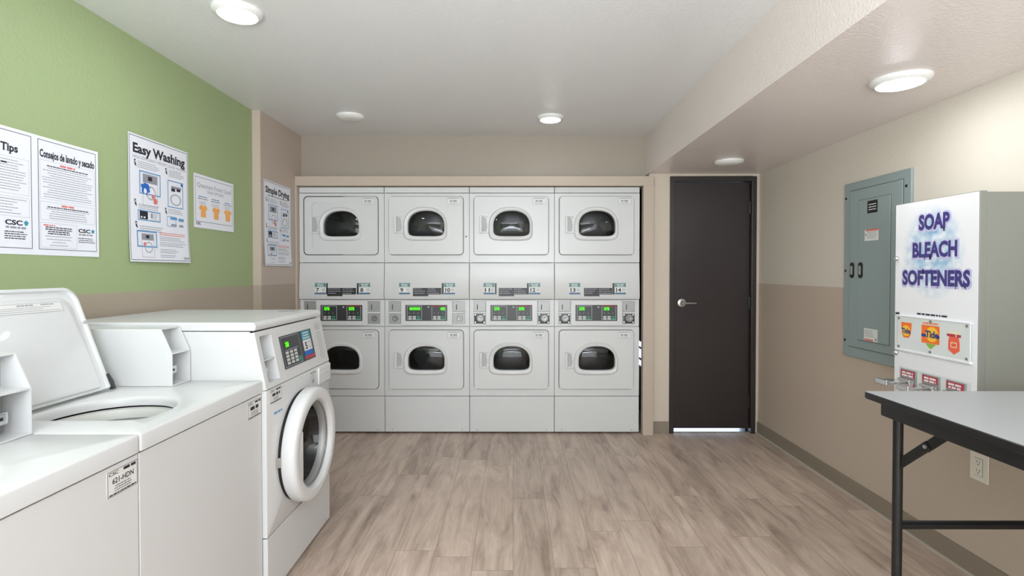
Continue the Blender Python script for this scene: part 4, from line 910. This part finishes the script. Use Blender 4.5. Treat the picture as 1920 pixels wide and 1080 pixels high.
# ------------------------------------------------------------------ soap dispenser
def soap():
    XS = 1.715; Yl, Yr, z0, z1 = 2.326, 1.908, 0.70, 1.603
    t = thing('soap_dispenser', (XR, (Yl + Yr) / 2, z0), 'white and grey coin operated soap vending box mounted on the right wall behind the table', 'vending machine')
    w, h, d = Yl - Yr, z1 - z0, XR - XS
    f = F((XS - XR, w / 2, -z0), *RIGHT)           # b is world height
    MB().box(f, 0.002, w - 0.002, z0, z1 - 0.004, -d, -0.030).obj('cabinet', 'box_grey', t, bevel=0.002)
    fd = MB().box(f, 0, w, z0, z1, -0.029, 0.0).obj('front_door', 'box_grey', t, bevel=0.003)
    MB().box(f, 0.003, w - 0.003, z0 + 0.003, z1 - 0.003, 0.0, 0.0015).obj('front_sheet', 'box_white', t)
    bc = (w / 2 - 0.205, 1.365 - z0)
    circle = [(0.205 + 0.165 * math.cos(2 * math.pi * k / 48), 1.385 + 0.195 * math.sin(2 * math.pi * k / 48)) for k in range(48)]
    circle = [(a, min(b, z1 - 0.01)) for a, b in circle]
    gp = MB().poly(f, circle, 0.0019).obj('bubble_picture', bubbles_mat(w / 2 - 0.205, 1.385 - z0, 0.165), fd)
    for s, a0, a1, b0 in (('SOAP', 0.135, 0.290, 1.481), ('BLEACH', 0.103, 0.326, 1.367), ('SOFTENERS', 0.047, 0.384, 1.250)):
        MB().text(f, s, a0 - 0.006, a1 + 0.008, b0 - 0.006, b0 + 0.068, 0.0024, 0.075).obj('letter_outline', 'lilac', fd)
        MB().text(f, s, a0, a1, b0, b0 + 0.062, 0.0030, 0.045).obj('lettering', 'purple', fd)
    MB().words(f, 0.130, 0.285, 1.130, 1, .01, 0.007, 3, fill=(1, 1), c=0.0022).obj('notice_line', 'ink', fd)
    MB().box(f, 0.010, 0.030, 1.115, 1.124, 0.0015, 0.004).obj('hinge_plug', 'panel', fd)
    for q, r in ((1.362, 0.010), (0.945, 0.012)):
        MB().lathe(f, 0.018, q, [(r, 0.0015), (r, 0.008), (r * .7, 0.011), (r * .6, 0.016), (0.001, 0.017)], 18).obj('lock', 'chrome', fd)
    ac = MB().box(f, 0.028, 0.394, 0.968, 1.108, 0.004, 0.009).obj('display_window', 'acrylic', fd, bevel=0.001)
    ed = MB().box(f, 0.024, 0.398, 0.958, 0.968, 0.0015, 0.013); ed.box(f, 0.024, 0.398, 1.108, 1.114, 0.0015, 0.011); ed.obj('window_rail', 'box_white', ac, bevel=0.002)
    for a in (0.040, 0.212, 0.382):
        for q in (0.976, 1.100): MB().lathe(f, a, q, [(0.006, 0.009), (0.006, 0.012), (0.001, 0.014)], 12).obj('screw', 'chrome', ac)
    c = 0.0096
    def brand(a0, a1, b0, b1, cx, cy, r):
        g = MB().lathe(f, cx, cy, [(r, c + 0.0010), (0.001, c + 0.0011)], 24); g.obj('yellow_disc', 'tide_y', ac)
        MB().text(f, 'Tide', cx - r * 1.05, cx + r * 1.05, cy - r * .42, cy + r * .50, c + 0.0022, 0.035).obj('pack_lettering', 'tide_b', ac)
    # left pack
    p = MB().poly(f, [(0.052, 1.084), (0.112, 1.084), (0.106, 1.035), (0.094, 1.018), (0.066, 1.018), (0.056, 1.035)], c); p.obj('orange_pack', 'tide_o', ac)
    brand(0, 0, 0, 0, 0.081, 1.048, 0.024)
    # middle pack
    p = MB().rect(f, 0.165, 0.256, 1.010, 1.084, c); p.obj('orange_pack', 'tide_o', ac)
    MB().rect(f, 0.165, 0.256, 1.035, 1.047, c + 0.0005).obj('navy_band', 'tide_b', ac)
    MB().poly(f, [(0.185, 1.009), (0.238, 1.009), (0.212, 0.986)], c).obj('green_arrow', 'lime', ac)
    MB().words(f, 0.172, 0.250, 1.095, 1, .01, 0.006, 4, fill=(1, 1), c=c).obj('pack_line', 'tide_o', ac)
    brand(0, 0, 0, 0, 0.220, 1.048, 0.031)
    # right pack
    MB().poly(f, [(0.302, 1.052), (0.345, 1.052), (0.350, 1.030), (0.350, 1.000), (0.324, 0.983), (0.298, 1.000), (0.298, 1.030)], c).obj('coral_arrow', 'red_o', ac)
    MB().rect(f, 0.300, 0.350, 1.052, 1.074, c).obj('cream_box', 'cream', ac)
    MB().words(f, 0.292, 0.356, 1.062, 1, .01, 0.010, 6, fill=(1, 1), c=c + 0.0008).obj('pack_line', 'red_label', ac)
    p = MB().outline(f, 0.310, 0.338, 1.010, 1.030, 0.003, c + 0.0008); p.obj('arrow_outline', 'cream', ac)
    # coin slides
    MB().rect(f, 0.032, 0.392, 0.760, 0.886, 0.0020).obj('slide_panel', 'acrylic', fd)
    for k, a in enumerate((0.095, 0.215, 0.335)):
        pl = MB().box(f, a - 0.048, a + 0.040, 0.800, 0.880, 0.002, 0.008).obj('slide_plate', 'steel', fd, bevel=0.002)
        MB().rect(f, a - 0.044, a + 0.034, 0.848, 0.876, 0.0086).obj('price_label', 'red_label', pl)
        MB().words(f, a - 0.038, a + 0.028, 0.870, 2, 0.012, 0.008, 10 + k, True, 0.0092, (0.85, 1)).obj('price_print', 'sticker', pl)
        s = MB().box(f, a - 0.034, a + 0.030, 0.822, 0.836, 0.008, 0.120); s.box(f, a - 0.038, a + 0.034, 0.818, 0.842, 0.008, 0.030); s.box(f, a - 0.036, a + 0.032, 0.817, 0.841, 0.112, 0.128)
        so = s.obj('coin_slide', 'chrome', pl, bevel=0.004, seg=3)
        for q in (-0.018, 0.014): MB().lathe(F(f(a + q, 0.836, 0.085), (0, -1, 0), (-1, 0, 0)), 0, 0, [(0.012, 0.0), (0.012, 0.0008), (0.001, 0.0009)], 16).obj('coin_seat', 'panel', so)
soap()

# ------------------------------------------------------------------ folding table
def table():
    x0, x1, y0, y1, z = 1.186, 1.945, -0.08, 1.752, 0.900
    cx, cy = (x0 + x1) / 2, (y0 + y1) / 2
    t = thing('folding_table', (cx, cy, 0), 'grey topped folding table with black metal legs against the right wall', 'table')
    X0, X1, Y0, Y1 = x0 - cx, x1 - cx, y0 - cy, y1 - cy; u = F((0, 0, 0), *UPF)
    MB().prism(u, rrect(X0 + 0.003, X1 - 0.003, Y0 + 0.003, Y1 - 0.003, 0.012, 4), z - 0.004, z).obj('tabletop', 'laminate', t)
    P = lambda d: [u(a, b, 0) for a, b in rrect(X0 + d, X1 - d, Y0 + d, Y1 - d, 0.015, 4)]
    up = lambda L, q: [p + Vector((0, 0, q)) for p in L]
    MB().loft([up(P(0.0032), z - 0.001), up(P(0.0), z - 0.003), up(P(0.0), z - 0.020), up(P(0.003), z - 0.023)], False, False).obj('edge_band', 'table_black', t)
    MB().prism(u, rrect(X0 + 0.003, X1 - 0.003, Y0 + 0.003, Y1 - 0.003, 0.012, 4), z - 0.023, z - 0.005).obj('underside', 'table_black', t)
    ap = MB(); a0, a1, b0, b1 = X0 + 0.020, X1 - 0.020, Y0 + 0.045, Y1 - 0.045
    oo, ii = match(rrect(a0, a1, b0, b1, 0.02, 4), rrect(a0 + 0.020, a1 - 0.020, b0 + 0.020, b1 - 0.020, 0.012, 4), (0, 0))
    ap.loft([[u(a, b, q) for a, b in L] for L, q in ((oo, z - 0.023), (oo, z - 0.066), (ii, z - 0.066), (ii, z - 0.023))])
    ap.obj('apron', 'table_black', t, bevel=0.002)
    r = 0.0145
    for yl, s in ((Y1 - 0.058, -1), (Y0 + 0.058, 1)):
        for xl in (X0 + 0.078, X1 - 0.078):
            lg = MB().tube([(xl, yl, 0.0), (xl, yl, z - 0.03)], r, 16).obj('leg', 'table_black', t)
            MB().lathe(F((xl, yl, 0), *UPF), 0, 0, [(0.018, 0.0), (0.018, 0.018), (0.0146, 0.022)], 16, True).obj('foot_cap', 'rubber', lg)
            A = Vector((xl, yl + s * 0.004, 0.672)); B = Vector((xl, yl + s * 0.205, 0.845)); D = (B - A).normalized(); N = Vector((1, 0, 0)); U = D.cross(N)
            br = MB(); ln = (B - A).length
            for q0, q1, off in ((0.0, 0.60, 0.0), (0.52, 1.0, 0.004)):
                br.add([A + D * ln * q + U * v + N * (off + k) for q in (q0, q1) for v in (-0.014, 0.014) for k in (-0.004, 0.004)], [(0, 1, 3, 2), (4, 6, 7, 5), (0, 4, 5, 1), (2, 3, 7, 6), (0, 2, 6, 4), (1, 5, 7, 3)])
            br.obj('brace', 'table_black', lg, bevel=0.001)
            MB().tube([A + D * ln * 0.56 + N * -0.008, A + D * ln * 0.56 + N * 0.012], 0.006, 10).obj('brace_rivet', 'steel', lg)
        MB().tube([(X0 + 0.078, yl, 0.471), (X1 - 0.078, yl, 0.471)], 0.0135, 16).obj('crossbar', 'table_black', t)
table()

# ------------------------------------------------------------------ wall outlet
def outlet():
    t = thing('wall_outlet', (XR, 2.180, 0.478), 'ivory double wall outlet low on the right wall under the folding table', 'outlet')
    f = F((0, 0, 0), *RIGHT)
    MB().box(f, -0.044, 0.044, -0.060, 0.060, 0.0005, 0.006).obj('cover_plate', 'outlet', t, bevel=0.003)
    fc = MB().box(f, -0.018, 0.018, -0.036, 0.036, 0.006, 0.0085).obj('socket_face', 'outlet', t, bevel=0.001)
    MB().outline(f, -0.0195, 0.0195, -0.0375, 0.0375, 0.0015, 0.0064).obj('face_gap', 'seam', t, smooth=0)
    for q in (-0.018, 0.018):
        s = MB().rect(f, -0.008, -0.0055, q, q + 0.009, 0.009); s.rect(f, 0.0055, 0.008, q, q + 0.008, 0.009); s.lathe(f, 0, q - 0.007, [(0.0028, 0.009), (0.0005, 0.0091)], 10)
        s.obj('socket_slots', 'seam', fc)
    for q in (-0.048, 0.048): MB().lathe(f, 0, q, [(0.004, 0.006), (0.004, 0.0072), (0.0005, 0.0075)], 10).obj('screw', 'outlet', t)
outlet()
